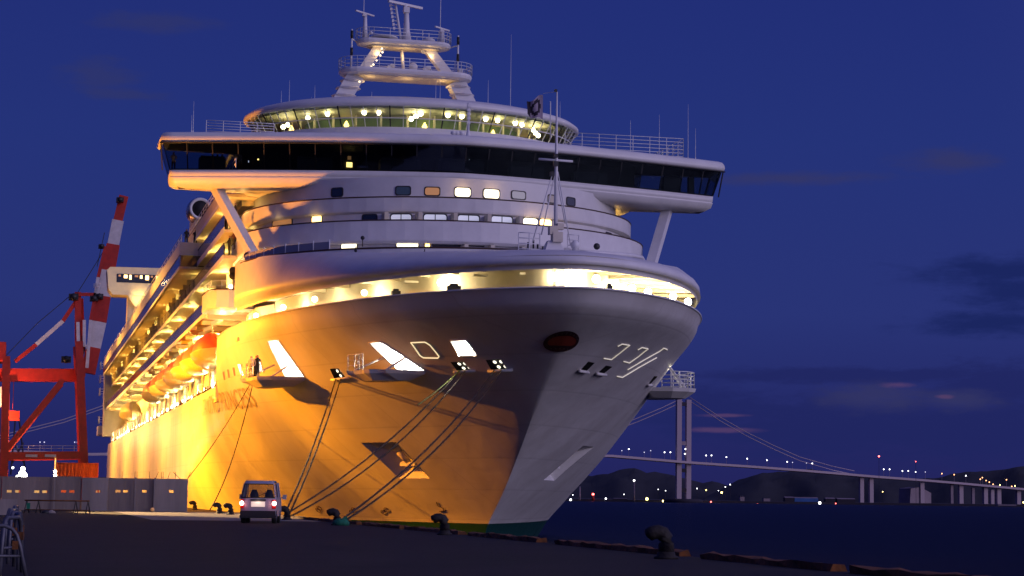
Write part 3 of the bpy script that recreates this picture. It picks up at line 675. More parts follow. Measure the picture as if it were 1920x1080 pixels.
def window(px0, px1, py0, py1, e, mt, name='window', frame='dark', mull=0, lit=0):
    q, d = on_wall((px0+px1)/2, (py0+py1)/2, e); w = (on_wall(px1, (py0+py1)/2, e)[0]-on_wall(px0, (py0+py1)/2, e)[0]).length
    h = (py1-py0)/FPX*(q.y)*1.0; n_ = Vector((d.y, -d.x, 0)); n_ = n_ if n_.y < 0 else -n_; dd = Vector((d.x, d.y, 0)); dd = dd if dd.x > 0 else -dd; z = Vector((0, 0, 1))
    def rrect(w, h, r, o):
        pts = []
        for cx, cy, a0 in ((w/2-r, h/2-r, 0), (-w/2+r, h/2-r, 90), (-w/2+r, -h/2+r, 180), (w/2-r, -h/2+r, 270)):
            for k in range(4): a = radians(a0+k*30); pts.append(q+dd*(cx+r*cos(a))+z*(cy+r*sin(a))+n_*o)
        return pts
    r_ = min(.22, h*.3); mf = MB(); o_ = rrect(w+.16, h+.16, r_, .03); b_ = rrect(w+.16, h+.16, r_, -.05); c_ = rrect(w, h, r_, .03); c2 = rrect(w, h, r_, -.04); k_ = len(o_)
    mf.add(o_+b_+c_+c2, [(i, (i+1) % k_, k_+(i+1) % k_, k_+i) for i in range(k_)]+[(2*k_+i, 2*k_+(i+1) % k_, (i+1) % k_, i) for i in range(k_)]+[(3*k_+i, 3*k_+(i+1) % k_, 2*k_+(i+1) % k_, 2*k_+i) for i in range(k_)])
    if mull: mf.add([q+n_*.035+dd*a+z*b for a in (-.035, .035) for b in (-h/2, h/2)], [(0, 1, 3, 2)])
    W_ = mf.build(name, frame, SHIP); mp_ = MB(); mp_.add([p_+n_*.012*0 for p_ in rrect(w, h, r_, .012)], [tuple(range(k_))]); mp_.build('pane', mt, W_)
    if lit: lamp('POINT', 'window_light', q+n_*.8+z*.4, lit, (1, .62, .22), W_, .3)
    return W_
for a in ((622, 642, 353, 368, 'dwin'), (743, 769, 350, 365, 'twin'), (797, 824, 351.5, 366, 'dkpeach'), (853, 882, 352, 369, 'win', 14), (907, 936, 355, 372, 'win', 14), (960, 985, 359, 373, 'twin'), (1063, 1078, 371, 385, 'dwin'), (1028, 1040, 366, 380, 'shade')):
    window(*a[:4], WL[0], a[4], lit=a[5] if len(a) > 5 else 0)
for a in ((680, 706, 403, 417, 'dwin', 0, 0), (733, 771, 402, 417, 'blind', 1, 0), (795, 837, 402, 418, 'blind', 1, 0), (859, 898, 404, 419, 'blind', 1, 0), (922, 960, 406, 421, 'blind', 1, 0), (981, 1008, 409, 426, 'win', 0, 10), (1012, 1034, 411, 427, 'amber', 0, 6), (585, 603, 404, 422, 'amber', 0, 5), (512, 546, 412, 432, 'dkpeach', 0, 6), (1136, 1146, 437, 447, 'dwin', 0, 0)):
    window(*a[:4], WL[1], a[4], mull=a[5], lit=a[6])
for x_ in (719, 782, 848, 911, 970):
    q, d = on_wall(x_, 409, WL[1]); mb = MB(); mb.box(q.x-.16, q.x+.16, q.y-1.4, q.y, 22.4, 23.95); mb.build('balcony_divider', 'shade', SHIP)
for a in ((640, 669, 457, 469, 'win', 10), (744, 784, 454.5, 464, 'win', 14), (797, 806, 457, 464, 'amber', 2), (812, 862, 452, 462, 'dwin', 0), (874, 907, 452, 461, 'dwin', 0), (930, 972, 453, 462, 'dwin', 0), (980, 1010, 455, 463, 'dwin', 0), (598, 612, 458, 468, 'amber', 4), (545, 588, 462, 474, 'amber', 3)):
    window(*a[:4], WL[2], a[4], lit=a[5])
for x_ in (869, 918, 976, 1020):
    q, d = on_wall(x_, 457, WL[2]); mb = MB(); mb.box(q.x-.16, q.x+.16, q.y-1.2, q.y, 20.5, 21.3); mb.build('balcony_divider', 'shade', SHIP)

# ---- bridge with its wings
def bl(n=48):
    fr = []
    for i in range(n+1): u_ = -1+2*i/n; fr.append((XC+24.75*u_, 162.3+6.2*abs(u_)**1.35))
    return fr+[(XC+24.75, 172.6), (XC+18.5, 173.2), (XC+18.4, 186), (XC-18.4, 186), (XC-18.5, 173.2), (XC-24.75, 172.6)]
BL = bl()
mb = MB(); mb.loft(BL, [(1.4, 30.32), (.18, 30.30), (.02, 30.42), (0, 30.62), (.05, 30.85), (.2, 31.08), (.5, 31.22), (1.5, 31.26)], smooth=True); BR = mb.build('bridge_roof', 'white', SHIP)
mb = MB(); mb.loft(BL, [(2.4, 26.72), (1.5, 26.80), (1.05, 27.05), (.92, 27.45), (.90, 27.50), (.98, 27.56), (.92, 27.62), (.88, 28.10), (1.3, 28.16)], smooth=True); mb.build('bridge_sill', 'white', SHIP)
mb = MB(); mb.loft(BL, [(.86, 28.12), (.22, 30.32)], cap0=False, cap1=False); mb.build('bridge_window_band', 'bglass', SHIP)
mb = MB(); mb.tube([(x, y, 30.26) for x, y in BL[:49]], .07, 6); mb.build('gutter_rail', 'dark', SHIP)
BV = [Vector(p_) for p_ in BL]
for i in range(0, 49, 2):
    a, b = BV[i-1] if i else BV[0], BV[min(i+1, 48)]; d = (b-a).normalized(); n2 = Vector((-d.y, d.x)); n2 = n2 if n2.y > 0 else -n2
    q = BV[i]; mb = MB(); mb.beam((q.x+n2.x*.93, q.y+n2.y*.93, 28.1), (q.x+n2.x*.26, q.y+n2.y*.26, 30.3), .09, .09); mb.build('mullion', 'dark', SHIP)
for sx_ in (-1, 1):
    for yy in (169.3, 171.8):
        mb = MB(); mb.beam((XC+sx_*23.83, yy, 28.1), (XC+sx_*24.48, yy, 30.3), .10, .10); mb.build('mullion', 'dark', SHIP)
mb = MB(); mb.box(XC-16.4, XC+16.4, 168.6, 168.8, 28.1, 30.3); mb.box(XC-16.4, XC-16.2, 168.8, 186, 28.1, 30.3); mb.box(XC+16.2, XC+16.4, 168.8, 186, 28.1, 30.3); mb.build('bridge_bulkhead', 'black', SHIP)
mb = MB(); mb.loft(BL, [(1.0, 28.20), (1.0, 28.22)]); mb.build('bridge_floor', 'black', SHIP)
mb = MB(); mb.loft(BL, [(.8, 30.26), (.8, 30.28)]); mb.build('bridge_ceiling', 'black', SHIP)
for cx, w_, d_, h_ in ((-20.3, 2.2, 1.0, 1.15), (-12, 3.0, 1.0, 1.1), (-5, 3.4, 1.1, 1.1), (0, 4.0, 1.2, 1.15), (6, 3.0, 1.0, 1.1), (12, 3.0, 1.0, 1.1), (20.2, 1.6, 1.0, 1.5), (22.2, .5, .5, 1.7)):
    y_ = 164.8+6.2*abs(cx/24.75)**1.35; mb = MB(); mb.box(XC+cx-w_/2, XC+cx+w_/2, y_, y_+d_, 28.22, 28.22+h_); mb.box(XC+cx-w_/2+.1, XC+cx+w_/2-.1, y_-.2, y_+.3, 28.22+h_, 28.22+h_+.12); mb.build('console', 'dark', SHIP)
for px, py, w_, h_, mt in ((655, 275, .36, .55, 'amber'), (655, 309, .5, .42, 'amber'), (655, 296, .3, .3, 'dkpeach'), (903, 280, .06, .3, 'ldim'), (880, 302, .05, .3, 'ldim'), (484, 299, .12, .12, 'amber'), (466, 303, .06, .16, 'ldim'), (808, 282, .3, .22, 'dkpeach'), (1327, 326, .13, .26, 'lwhite'), (680, 313, .9, .18, 'dwin')):
    q = atY(px, py, 168.5 if px < 1300 else 171.5); mb = MB(); mb.box(q.x-w_/2, q.x+w_/2, q.y-.05, q.y, q.z-h_/2, q.z+h_/2); mb.build('bridge_lamp' if mt != 'dwin' else 'screen', mt, SHIP)
# yard-deck railings and aerials on the bridge roof
def aerial(x, y, z, h, r=.05, mt='rail', base=True):
    mb = MB(); mb.tube([(x, y, z), (x, y, z+h*.35), (x, y, z+h)], [r, r*.8, r*.3], 6)
    if base: mb.lathe((x, y, z), [(r*4, 0), (r*3, .12), (r*1.2, .5)], 8)
    return mb.build('aerial', mt, SHIP)
def RAILP(ps, h=1.05, n=4, name='railing', post=1.5, r=.03):
    mb = MB(); railing(mb, ps, h, n, r, post); return mb.build(name, 'rail', SHIP)
a = atY(387, 225, 171); b = atY(470, 225, 171); RAILP([(a.x, 171, 31.2), (b.x+2, 171, 31.2)], a.z-31.2, 7)
a = atY(1080, 249, 171); b = atY(1281, 268, 171); RAILP([(a.x-1, 171, 31.2), (b.x, 171, 31.2)], a.z-31.2, 7); RAILP([(b.x, 171, 31.2), (b.x, 180, 31.2)], a.z-31.2, 7)
for px, pyb, pyt in ((362, 246, 190), (359, 246, 215), (1290, 292, 195), (1304, 292, 240), (1182, 282, 225), (1236, 282, 215)):
    a = atY(px, pyb, 170); t_ = atY(px, pyt, 170); aerial(a.x, 170, 31.2, t_.z-31.2, .032)
# ensign-like signal post at the middle of the roof edge
a = atY(878, 248, 165); mb = MB(); mb.tube([(a.x, 165, 31.2), (a.x, 165, 34.4)], .10, 8); mb.lathe((a.x, 165, 31.2), [(.35, 0), (.2, .4), (.1, .9)], 8)
for k in range(5): mb.box(a.x-.14, a.x+.14, 164.8, 165.05, 32.6+k*.36, 32.8+k*.36)
mb.build('signal_post', 'rail', SHIP)
for k, (px, py) in enumerate(((850, 245), (857, 243), (866, 245))): a = atY(px, py, 164.5); mb = MB(); mb.lathe((a.x, 164.5, 31.2), [(.12, 0), (.12, .35), (.25, .4), (.2, .6)], 8); mb.build('search_light', 'rail', SHIP)
# wing struts
for sx_ in (-1, 1):
    top = Vector((XC+sx_*19.9, 170, 26.9)); bot = Vector((XC+sx_*(17.0 if sx_ < 0 else 16.6), 164.6, 20.3 if sx_ < 0 else 20.8))
    mb = MB(); mb.beam(top, bot, .8, .7); mb.tube([bot+Vector((0, 0, .3)), bot+Vector((0, 0, -.5))], [.5, .7], 8); mb.build('wing_strut', 'white', SHIP)
# life-ring like black horns near the strut foot
for py in (508, 517): a = atY(437, py, 166); mb = MB(); mb.lathe(a, [(.28, -.1), (.34, 0), (.28, .1)], 12, 'y'); mb.build('fender_roller', 'black', SHIP)
a = atY(464, 480, 165); mb = MB(); mb.ball(a, .32); mb.build('search_light', 'black', SHIP)

# ---- glazed observation lounge above the bridge
LC = Vector((XC, 187.0, 0)); RX, RY = 15.8, 12.0
def circ(ins=0.0, n=72): return [(LC.x+(RX-ins)*cos(2*pi*i/n), LC.y+(RY-ins)*sin(2*pi*i/n)) for i in range(n)]
mb = MB(); mb.loft(circ(), [(1.6, 33.10), (1.0, 33.10), (.75, 33.50), (1.0, 34.12)], cap0=True, cap1=True); mb.build('lounge_base', 'white', SHIP)
mb = MB(); mb.loft(circ(), [(1.15, 34.06), (.15, 35.92)], cap0=False, cap1=False); mb.build('lounge_glass', 'lglass', SHIP)
mb = MB(); mb.loft(circ(), [(1.2, 35.84), (.0, 35.87), (-.2, 36.00), (-.18, 36.25), (.3, 36.60), (1.6, 37.00), (4.5, 37.50), (8, 37.70)], smooth=True); mb.build('lounge_roof', 'white', SHIP)
for i in range(40):
    a = pi+pi*(i+.5)/40; mb = MB(); c_, s_ = cos(a), sin(a)
    mb.beam((LC.x+(RX-1.1)*c_, LC.y+(RY-1.1)*s_, 34.10), (LC.x+(RX-.10)*c_, LC.y+(RY-.10)*s_, 35.90), .06 if i % 4 else .11, .06); mb.build('mullion', 'rail' if i % 4 else 'dark', SHIP)
mb = MB(); mb.tube([(LC.x+(RX-.5)*cos(pi+pi*i/40), LC.y+(RY-.5)*sin(pi+pi*i/40), 34.85) for i in range(41)], .05, 5); mb.build('lounge_handrail', 'rail', SHIP)
mb = MB(); mb.loft(circ(5.5, 48), [(0, 34.10), (0, 35.86)], cap0=False, cap1=False, smooth=True); mb.build('lounge_core', 'green', SHIP)
mb = MB(); mb.loft(circ(1.3, 48), [(0, 34.16), (0, 34.18)]); mb.build('lounge_floor', 'ldark', SHIP)
mb = MB(); mb.loft(circ(.6, 48), [(0, 35.78), (0, 35.80)]); mb.build('lounge_ceiling', 'cream', SHIP)
for k, (px, py) in enumerate(((540, 234), (531, 238), (577, 221), (614, 214), (683, 207), (710, 206), (789, 205), (771, 223), (780, 218), (840, 208), (866, 211), (911, 217), (933, 221), (966, 229), (979, 234), (999, 243), (1004, 249), (1009, 254))):
    d = ray(px, py); A2 = (d.x/(RX-2.4))**2+(d.y/(RY-2.4))**2; B2 = -2*(d.x*LC.x/(RX-2.4)**2+d.y*LC.y/(RY-2.4)**2); C2 = (LC.x/(RX-2.4))**2+(LC.y/(RY-2.4))**2-1
    q = CAM+d*((-B2-sqrt(max(0, B2*B2-4*A2*C2)))/(2*A2)); q.z = min(max(q.z, 34.40), 35.65)
    mb = MB(); mb.ball(q, .22, 10); L_ = mb.build('globe_lamp', 'warm', SHIP); mb = MB(); mb.tube([q, (q.x, q.y, 35.78)], .02, 4); mb.build('cord', 'dark', L_)
    if k % 3 == 0: lamp('POINT', 'globe_light', q+Vector((0, -.55, -.3)), 30, (1, .88, .42), L_, .25)
for k in range(14):
    a = pi+pi*(k+.7)/15; q = Vector((LC.x+(RX-4)*cos(a), LC.y+(RY-4)*sin(a), 34.16)); mb = MB(); mb.tube([q, q+Vector((0, 0, 1.65))], .12, 8); mb.build('lounge_column', 'cream', SHIP)
    if k % 3 == 1: mb = MB(); mb.lathe(q+Vector((-.7, 1, .5)), [(.12, 0), (.25, .3), (.05, .7)], 8); mb.build('table_lamp', 'amber', SHIP)
mb = MB(); mb.loft(circ(1.9, 48), [(0, 31.26), (0, 33.20)], cap0=False, cap1=False, smooth=True); mb.build('lounge_drum', 'white', SHIP)
for px, pyb, pyt in ((527, 200, 170), (542, 195, 150), (590, 189, 160), (584, 190, 182), (697, 180, 172), (957, 196, 65), (915, 190, 150), (817, 181, 150), (825, 181, 150), (1050, 215, 190), (1032, 218, 190)):
    yy = interp(px, [520, 600, 768, 940, 1040], [186, 182, 179, 182, 187]); a = atY(px, pyb, yy); t_ = atY(px, pyt, yy)
    aerial(a.x, yy, 36.30, t_.z-36.30, .035)
# ---- main mast
MY = 190.0
def mp3(px, py, y=MY): return atY(px, py, y)
def racetrack(cx, cy, hx, hy, n=10):
    pts = []
    for i in range(n+1): a = -pi/2+pi*i/n; pts.append((cx+hx-hy+hy*cos(a), cy+hy*sin(a)))
    for i in range(n+1): a = pi/2+pi*i/n; pts.append((cx-hx+hy+hy*cos(a), cy+hy*sin(a)))
    return pts
def mplat(pl_, pr_, z, hy, th):
    cx = (pl_.x+pr_.x)/2; hx = (pr_.x-pl_.x)/2; lp_ = racetrack(cx, MY, hx, hy); mb = MB(); mb.loft(lp_, [(.5, z-th), (.1, z-th*.8), (0, z-th*.4), (.1, z)], smooth=False); o = mb.build('mast_platform', 'white', SHIP); return lp_, cx, hx
lz, uz = mp3(760, 137).z, mp3(757, 80).z
lp1, cx1, hx1 = mplat(mp3(635, 140), mp3(884, 145), lz, 2.1, .62); lp2, cx2, hx2 = mplat(mp3(667, 80), mp3(845, 90), uz, 1.5, .55)
for z_, lp_, cx, hx, hy in ((lz, lp1, cx1, hx1, 2.1), (uz, lp2, cx2, hx2, 1.5)):
    mb = MB(); railing(mb, [(x, y, z_) for x, y in lp_]+[(lp_[0][0], lp_[0][1], z_)], 1.0, 3, .028, 1.6); mb.build('mast_railing', 'rail', SHIP)
    mb = MB(); mb.loft(racetrack(cx, MY, hx-1.1, hy-.5), [(0, z_-.68), (0, z_-.56)]); mb.build('platform_underlight', 'shade', SHIP)
    for sx_ in (-.55, 0, .55): lamp('POINT', 'mast_light', (cx+hx*sx_, MY-.6, z_-1.35), 26, (1, .62, .22), SHIP, .2)
for sx_ in (-1, 1):            # ribbed lower legs and plain upper legs
    b0 = Vector((cx1+sx_*(hx1+.9), MY, 36.6)); b1 = Vector((cx1+sx_*(hx1-1.6), MY, lz-.6)); mb = MB(); mb.beam(b0, b1, 1.5, 1.6)
    L_ = mb.build('mast_leg', 'white', SHIP)
    for k in range(6):
        q = b0.lerp(b1, (k+.7)/6.4); mr = MB(); mr.loft(racetrack(q.x, MY, 1.25, 1.2, 6), [(.2, q.z-.12), (0, q.z), (.2, q.z+.12)]); mr.build('leg_ring', 'white', L_)
    c0_ = Vector((cx1+sx_*(hx1-2.3), MY, lz)); c1_ = Vector((cx2+sx_*(hx2-2.3), MY, uz-.45)); mb = MB(); mb.beam(c0_, c1_, .85, .85); mb.loft([(c1_.x-.9, MY-.5), (c1_.x+.9, MY-.5), (c1_.x+.9, MY+.5), (c1_.x-.9, MY+.5)], [(.4, c1_.z-.5), (0, c1_.z+.1)]); mb.build('upper_leg', 'white', SHIP)
for k, (px, py) in enumerate(((716, 91), (717, 98), (713, 104), (706, 113), (700, 121), (696, 125), (693, 129), (690, 133), (674, 153))): mb = MB(); q = mp3(px, py, MY-1.4); mb.ball(q, .10, 8); mb.build('mast_lamp', 'warml', SHIP)
mb = MB(); mb.tube([mp3(753, 95), mp3(757, 137)], .16, 8); mb.build('mast_post', 'white', SHIP)
q = mp3(762, 76); mb = MB(); mb.tube([(q.x, MY, uz), (q.x, MY, uz+1.3), (q.x-.05, MY, mp3(762, 17).z)], [.55, .30, .22], 8); tp = mp3(762, 15); mb.box(tp.x-.28, tp.x+.28, MY-.3, MY+.3, tp.z-.5, tp.z+.05); mb.build('radar_mast', 'white', SHIP)
tp = mp3(760, 9); mb = MB(); mb.box(tp.x-2.1, tp.x+2.1, MY-.12, MY+.12, tp.z-.10, tp.z+.12, .5); mb.tube([(tp.x, MY, tp.z-.3), (tp.x, MY, tp.z)], .2, 8); mb.build('radar_scanner', 'white', SHIP)
for (px, pyt, pyb, w_) in ((684, 26, 78, 1.35), (829, 55, 88, 1.1)):
    t_ = mp3(px, pyt); b_ = mp3(px, pyb); mb = MB(); mb.tube([(b_.x, MY, uz), (b_.x, MY, t_.z)], [.28, .15], 8); mb.build('radar_post', 'white', SHIP)
    mb = MB(); mb.box(t_.x-w_, t_.x+w_, MY-.08, MY+.08, t_.z, t_.z+.13, .7); mb.box(t_.x-.2, t_.x+.2, MY-.2, MY+.2, t_.z-.25, t_.z); mb.build('radar_scanner', 'white', SHIP)
q0, q1 = mp3(752, 76), mp3(741, 4); mb = MB(); mb.tube([q0, q1], .12, 6)
for k in range(7): c = q0.lerp(q1, .3+k*.1); mb.tube([c, c+Vector((-.5, 0, .05))], .04, 5); mb.box(c.x-.62, c.x-.42, MY-.1, MY+.1, c.z-.1, c.z+.16)
mb.build('signal_yard', 'rail', SHIP)
for px, pyt, pyb in ((681, -40, 76), (825, -40, 84)): t_ = mp3(px, pyt); b_ = mp3(px, pyb); mb = MB(); mb.tube([b_, (b_.x, MY, t_.z)], [.05, .02], 5); mb.build('aerial', 'rail', SHIP)
for px, pyt, pyb in ((656, 58, 136), (855, 70, 140)):
    t_ = mp3(px, pyt); b_ = mp3(px, pyb); mb = MB(); mb.tube([(b_.x, MY-.8, lz), (b_.x, MY-.8, t_.z)], .085, 6); o = mb.build('signal_pole', 'rail', SHIP)
    for f in (.04, .48): ml = MB(); zz_ = t_.z-(t_.z-lz)*f; ml.tube([(b_.x, MY-.8, zz_-.75), (b_.x, MY-.8, zz_)], .14, 8); ml.build('dark_collar', 'dark', o)
    mb = MB(); mb.tube([(b_.x, MY-.8, uz-.1), (cx2+(hx2 if px > 700 else -hx2), MY, uz-.2)], .07, 5); mb.build('brace', 'rail', SHIP)
q = mp3(770, 131); mb = MB(); mb.lathe((q.x, MY-1.4, q.z), [(.36, -.15), (.42, 0), (.25, .1), (.12, .1)], 14, 'y'); mb.build('horn', 'white', SHIP)
q = mp3(720, 71); mb = MB(); mb.lathe((q.x, MY, uz), [(1.3, .25), (1.35, .38), (.2, .5)], 18); mb.tube([(q.x, MY, uz), (q.x, MY, uz+.3)], .1, 6); mb.build('round_aerial', 'white', SHIP)
q = mp3(804, 76); mb = MB(); mb.lathe((q.x, MY, uz), [(.5, 0), (.6, .3), (.62, .42), (.3, .6)], 14); mb.tube([(q.x, MY, uz), (q.x, MY, uz+1.1)], .05, 5); mb.build('compass_dome', 'white', SHIP)
q = mp3(696, 62); mb = MB(); mb.tube([mp3(690, 76), mp3(690, 66), q], .06, 5); mb.lathe(q, [(.1, -.15), (.2, .05), (.05, .2)], 8); mb.build('cctv_camera', 'white', SHIP)
for px, py in ((727, 131), (733, 128), (794, 135), (800, 132), (860, 138)): q = mp3(px, py); mb = MB(); mb.tube([(q.x, MY-1, lz), (q.x, MY-1, q.z+.1)], .06, 5); mb.box(q.x-.2, q.x+.2, MY-1.2, MY-.8, q.z-.1, q.z+.2); mb.build('flood_lamp', 'rail', SHIP)

# ---- foremast
FY = 135.2
f0 = atX(1042, 484, XC); FB = Vector((XC, FY, 18.1))
def fm(px, py, y=FY): return atY(px, py, y)
mb = MB(); q = [(fm(1012, 484).x, FY-.8), (fm(1062, 484).x, FY-.8), (fm(1062, 484).x, FY+.9), (fm(1012, 484).x, FY+.9)]
mb.loft(q, [(0, 17.6), (.55, fm(1040, 452).z)]); FOR = mb.build('foremast_base', 'white', SHIP)
fx = fm(1042, 400).x
mb = MB(); mb.tube([(fx, FY, 18), (fx, FY, fm(1042, 300).z), (fx, FY, fm(1042, 172).z)], [.16, .11, .05], 8); mb.build('foremast', 'rail', SHIP)
mb = MB(); z_ = fm(1042, 301).z; mb.tube([(fm(1010, 299).x, FY, z_+.05), (fm(1074, 302).x, FY, z_)], .08, 6); mb.build('foremast_yard', 'rail', SHIP)
for a, b in (((1037, 322), (998, 455)), ((1046, 322), (1070, 460)), ((1044, 330), (1060, 420)), ((1040, 330), (1015, 440))): mb = MB(); mb.tube([fm(*a), fm(*b)], .045, 5); mb.build('foremast_stay', 'rail', SHIP)
for px, py, s_ in ((1042, 292, .13), (1042, 307, .16), (1042, 170, .09), (1050, 425, .22), (1037, 432, .3), (1044, 445, .35), (1035, 326, .14)): mb = MB(); q = fm(px, py, FY-.2); mb.box(q.x-s_, q.x+s_, q.y-s_, q.y+s_, q.z-s_, q.z+s_); mb.build('navigation_lamp', 'dark' if s_ < .2 else 'shade', SHIP)
mb = MB(); mb.tube([fm(1032, 262, FY+2), fm(1032, 190, FY+2)], .045, 5); mb.build('aerial', 'rail', SHIP)
for pts in ([(972, 480), (1012, 480)], [(1064, 484), (1085, 484)]):
    a, b = fm(*pts[0]), fm(*pts[1]); mb = MB(); railing(mb, [(a.x, FY, 18.05), (b.x, FY, 18.05)], 1.5, 4, .035, .7); mb.build('foredeck_railing', 'rail', SHIP)
for px, py in ((1018, 478), (990, 470), (1000, 466), (1008, 474)): q = fm(px, py, 137); mb = MB(); mb.tube([(q.x, 137, 18.0), (q.x, 137, q.z+.6)], .07, 5); mb.build('foredeck_post', 'dark', SHIP)
q = fm(1078, 476); mb = MB(); mb.lathe((q.x, FY, 17.9), [(.2, 0), (.2, .7), (.3, .75), (.28, 1.1), (.1, 1.25)], 10); mb.build('foredeck_vent', 'rail', SHIP)
for px, py in ((982, 483), (993, 483), (1099, 483), (1107, 483)): q = fm(px, py, 134.5); mb = MB(); mb.ball(q, .15 if px < 990 else .11, 8); L_ = mb.build('foredeck_lamp', 'warm', SHIP)
# white pipe rail on the port side of the forecastle
pr = [atY(px, py, y) for px, py, y in ((1083, 474, 147.5), (1110, 474, 147.8), (1150, 476, 149), (1185, 479, 151), (1203, 483, 153.5), (1207, 490, 155))]
mb = MB(); mb.tube(pr, .17, 8); mb.build('pipe_rail', 'white', SHIP)
for q in pr: mb = MB(); mb.tube([q, q-Vector((0, 0, .8))], .05, 5); mb.build('pipe_rail_post', 'rail', SHIP)
q = atY(1119, 462, 156.0); mb = MB(); mb.lathe(q, [(.15, -.1), (.28, 0), (.15, .2)], 10, 'y'); mb.build('search_light', 'dark', SHIP)
for px, py in ((680, 446), (667, 470), (796, 474)): q = atY(px, py, 148); mb = MB(); mb.ball(q, .16 if px == 680 else .12, 8); mb.tube([q, (q.x, q.y, 19.7)], .04, 5); mb.build('search_light', 'dark', SHIP)

# ---- starboard side decks, running aft
def side_deck(X, y0, y1, z0, gz0, gz1, glass='dglass', inner=19.6, lip_h=.25):
    mb = MB(); mb.box(X, inner, y0, y1, z0, z0+lip_h); mb.build('deck_slab', 'shade', SHIP)
    mb = MB(); mb.box(X-.06, X+.02, y0, y1, z0-.08, gz0); mb.build('deck_edge', 'white', SHIP)
    mb = MB(); mb.box(X-.02, X+.02, y0, y1, gz0+.02, gz1); mb.build('balcony_glass', glass, SHIP)
    mb = MB(); mb.box(X-.05, X+.05, y0, y1, gz1+.003, gz1+.07); mb.build('balcony_rail', 'teak', SHIP)
AFT = 398.0
side_deck(15.4, 176, 410, 17.05, 17.35, 18.35)
side_deck(16.25, 174, AFT, 21.45, 21.75, 22.65)
side_deck(16.25, 174, 201, 23.7, 24.15, 25.2)
side_deck(16.25, 173, 214, 26.65, 26.95, 28.0, glass='shade')
side_deck(14.5, 201.2, 392, 23.4, 23.6, 24.7)
mb = MB(); mb.box(14.45, 14.55, 201.2, 392, 24.72, 26.0); mb.box(14.55, 17.2, 201.1, 201.3, 24.72, 26.0); mb.build('upper_parapet', 'white', SHIP)
mb = MB(); mb.box(14.55, 17.2, 201.15, 201.25, 23.62, 24.70); mb.build('end_window', 'dwin', SHIP)
mb = MB(); railing(mb, [(14.6, 201.2, 26.0), (14.6, 392, 26.0)], .75, 2, .03, 4); mb.build('upper_railing', 'rail', SHIP)
mb = MB(); railing(mb, [(16.3, 166, 28.05), (16.3, 214, 28.05)], .8, 2, .03, 2.5); mb.build('upper_railing', 'rail', SHIP)
# solid terrace end beside the bow shell
bx = [(17.6, 176.2), (17.6, 172.2), (16.6, 171.9), (15.6, 172.4), (14.95, 174.2), (14.9, 178.5)]
mb = MB(); mb.loft([(p_[0], p_[1]) for p_ in bx]+[(17.6, 178.5)], [(.1, 16.95), (0, 17.05), (0, 18.5), (.12, 18.55)]); mb.build('balcony_end', 'white', SHIP)
mb = MB(); mb.tube([(x, y, 18.6) for x, y in bx[1:]], .05, 6); mb.build('handrail', 'teak', SHIP)
RAILP([(16.9, 172.2, 18.5), (15.2, 173.8, 18.5), (15.0, 178, 18.5)], .9, 2)
q = atY(433, 537, 173); mb = MB(); mb.ball(q, .17, 8); mb.build('globe_lamp', 'whitel', SHIP)
# inboard cabin wall and core of the superstructure
mb = MB(); mb.box(19.6, 50.4, 180, 396, 17.0, 26.6); mb.box(16.9, 19.6, 205, 396, 26.7, 27.3); mb.box(22, 48, 200, 385, 26.61, 31.0); mb.box(17.8, 19.59, 175, 396, 26.2, 26.64); mb.build('superstructure', 'cream', SHIP)
mb = MB(); mb.box(19.0, 51, 178.2, 403, 9.3, 17.0); mb.build('promenade_block', 'cream', SHIP)
mb = MB(); mb.box(16.35, 19.0, 178.2, 403.5, 9.3, ZP-.02); mb.box(17.7, 19.0, 178.2, 403.5, 11.9, 12.1); mb.build('promenade_deck', 'shade', SHIP)
mb = MB(); mb.box(16.27, 16.33, 178.2, 403.5, ZP, 10.62); mb.build('promenade_bulwark', 'white', SHIP)
mb = MB(); mb.tube([(16.25, 178.2, 10.72), (16.25, 403.5, 10.72)], .05, 5); mb.build('handrail', 'teak', SHIP)
mb = MB(); mb.box(17.62, 17.69, 178.2, 403.5, 11.9, 13.05); mb.build('embarkation_bulwark', 'white', SHIP)
# cabin dividers and soffit beams under the decks: nearest hundred as parts
dv = []
for X, y0, y1, z0, z1, st in ((16.25, 181, AFT, 18.4, 21.4, 5.2), (16.25, 181, AFT, 21.75, 23.3, 5.2), (16.25, 181, 212, 24.1, 26.6, 5.2), (14.5, 206, 390, 21.8, 23.35, 5.2)):
    y = y0
    while y < y1: dv.append((y, X, z0, z1)); y += st
dv.sort(); near, farr = dv[:98], dv[98:]
for y, X, z0, z1 in near: mb = MB(); mb.box(X+1.5, 19.6, y-.05, y+.05, z0, z1-.003); mb.build('cabin_divider', 'shade', SHIP)
mb = MB()
for y, X, z0, z1 in farr: mb.box(X+1.5, 19.6, y-.05, y+.05, z0, z1-.003)
o = mb.build('cabin_dividers_aft', 'shade', SHIP); o['kind'] = 'stuff'
for k in range(36):
    y = 180+k*6.2; mb = MB(); mb.box(15.6, 19.0, y, y+.5, 16.65, 17.04); mb.build('soffit_beam', 'cream', SHIP)
for k in range(30):
    y = 180+k*7.4; mb = MB(); mb.tube([(16.55, y, ZP), (16.55, y, 12.6)], .12, 6); mb.build('promenade_column', 'white', SHIP)
for k in range(26):            # promenade lamps: very bright
    y = 179.5+k*8.6; mb = MB(); mb.ball((17.6, y, 11.65), .22, 8); L_ = mb.build('promenade_lamp', 'warm', SHIP)
    if k % 2 == 0: lamp('POINT', 'promenade_light', (17.1, y, 11.4), 900, (1, .80, .42), L_, .25)
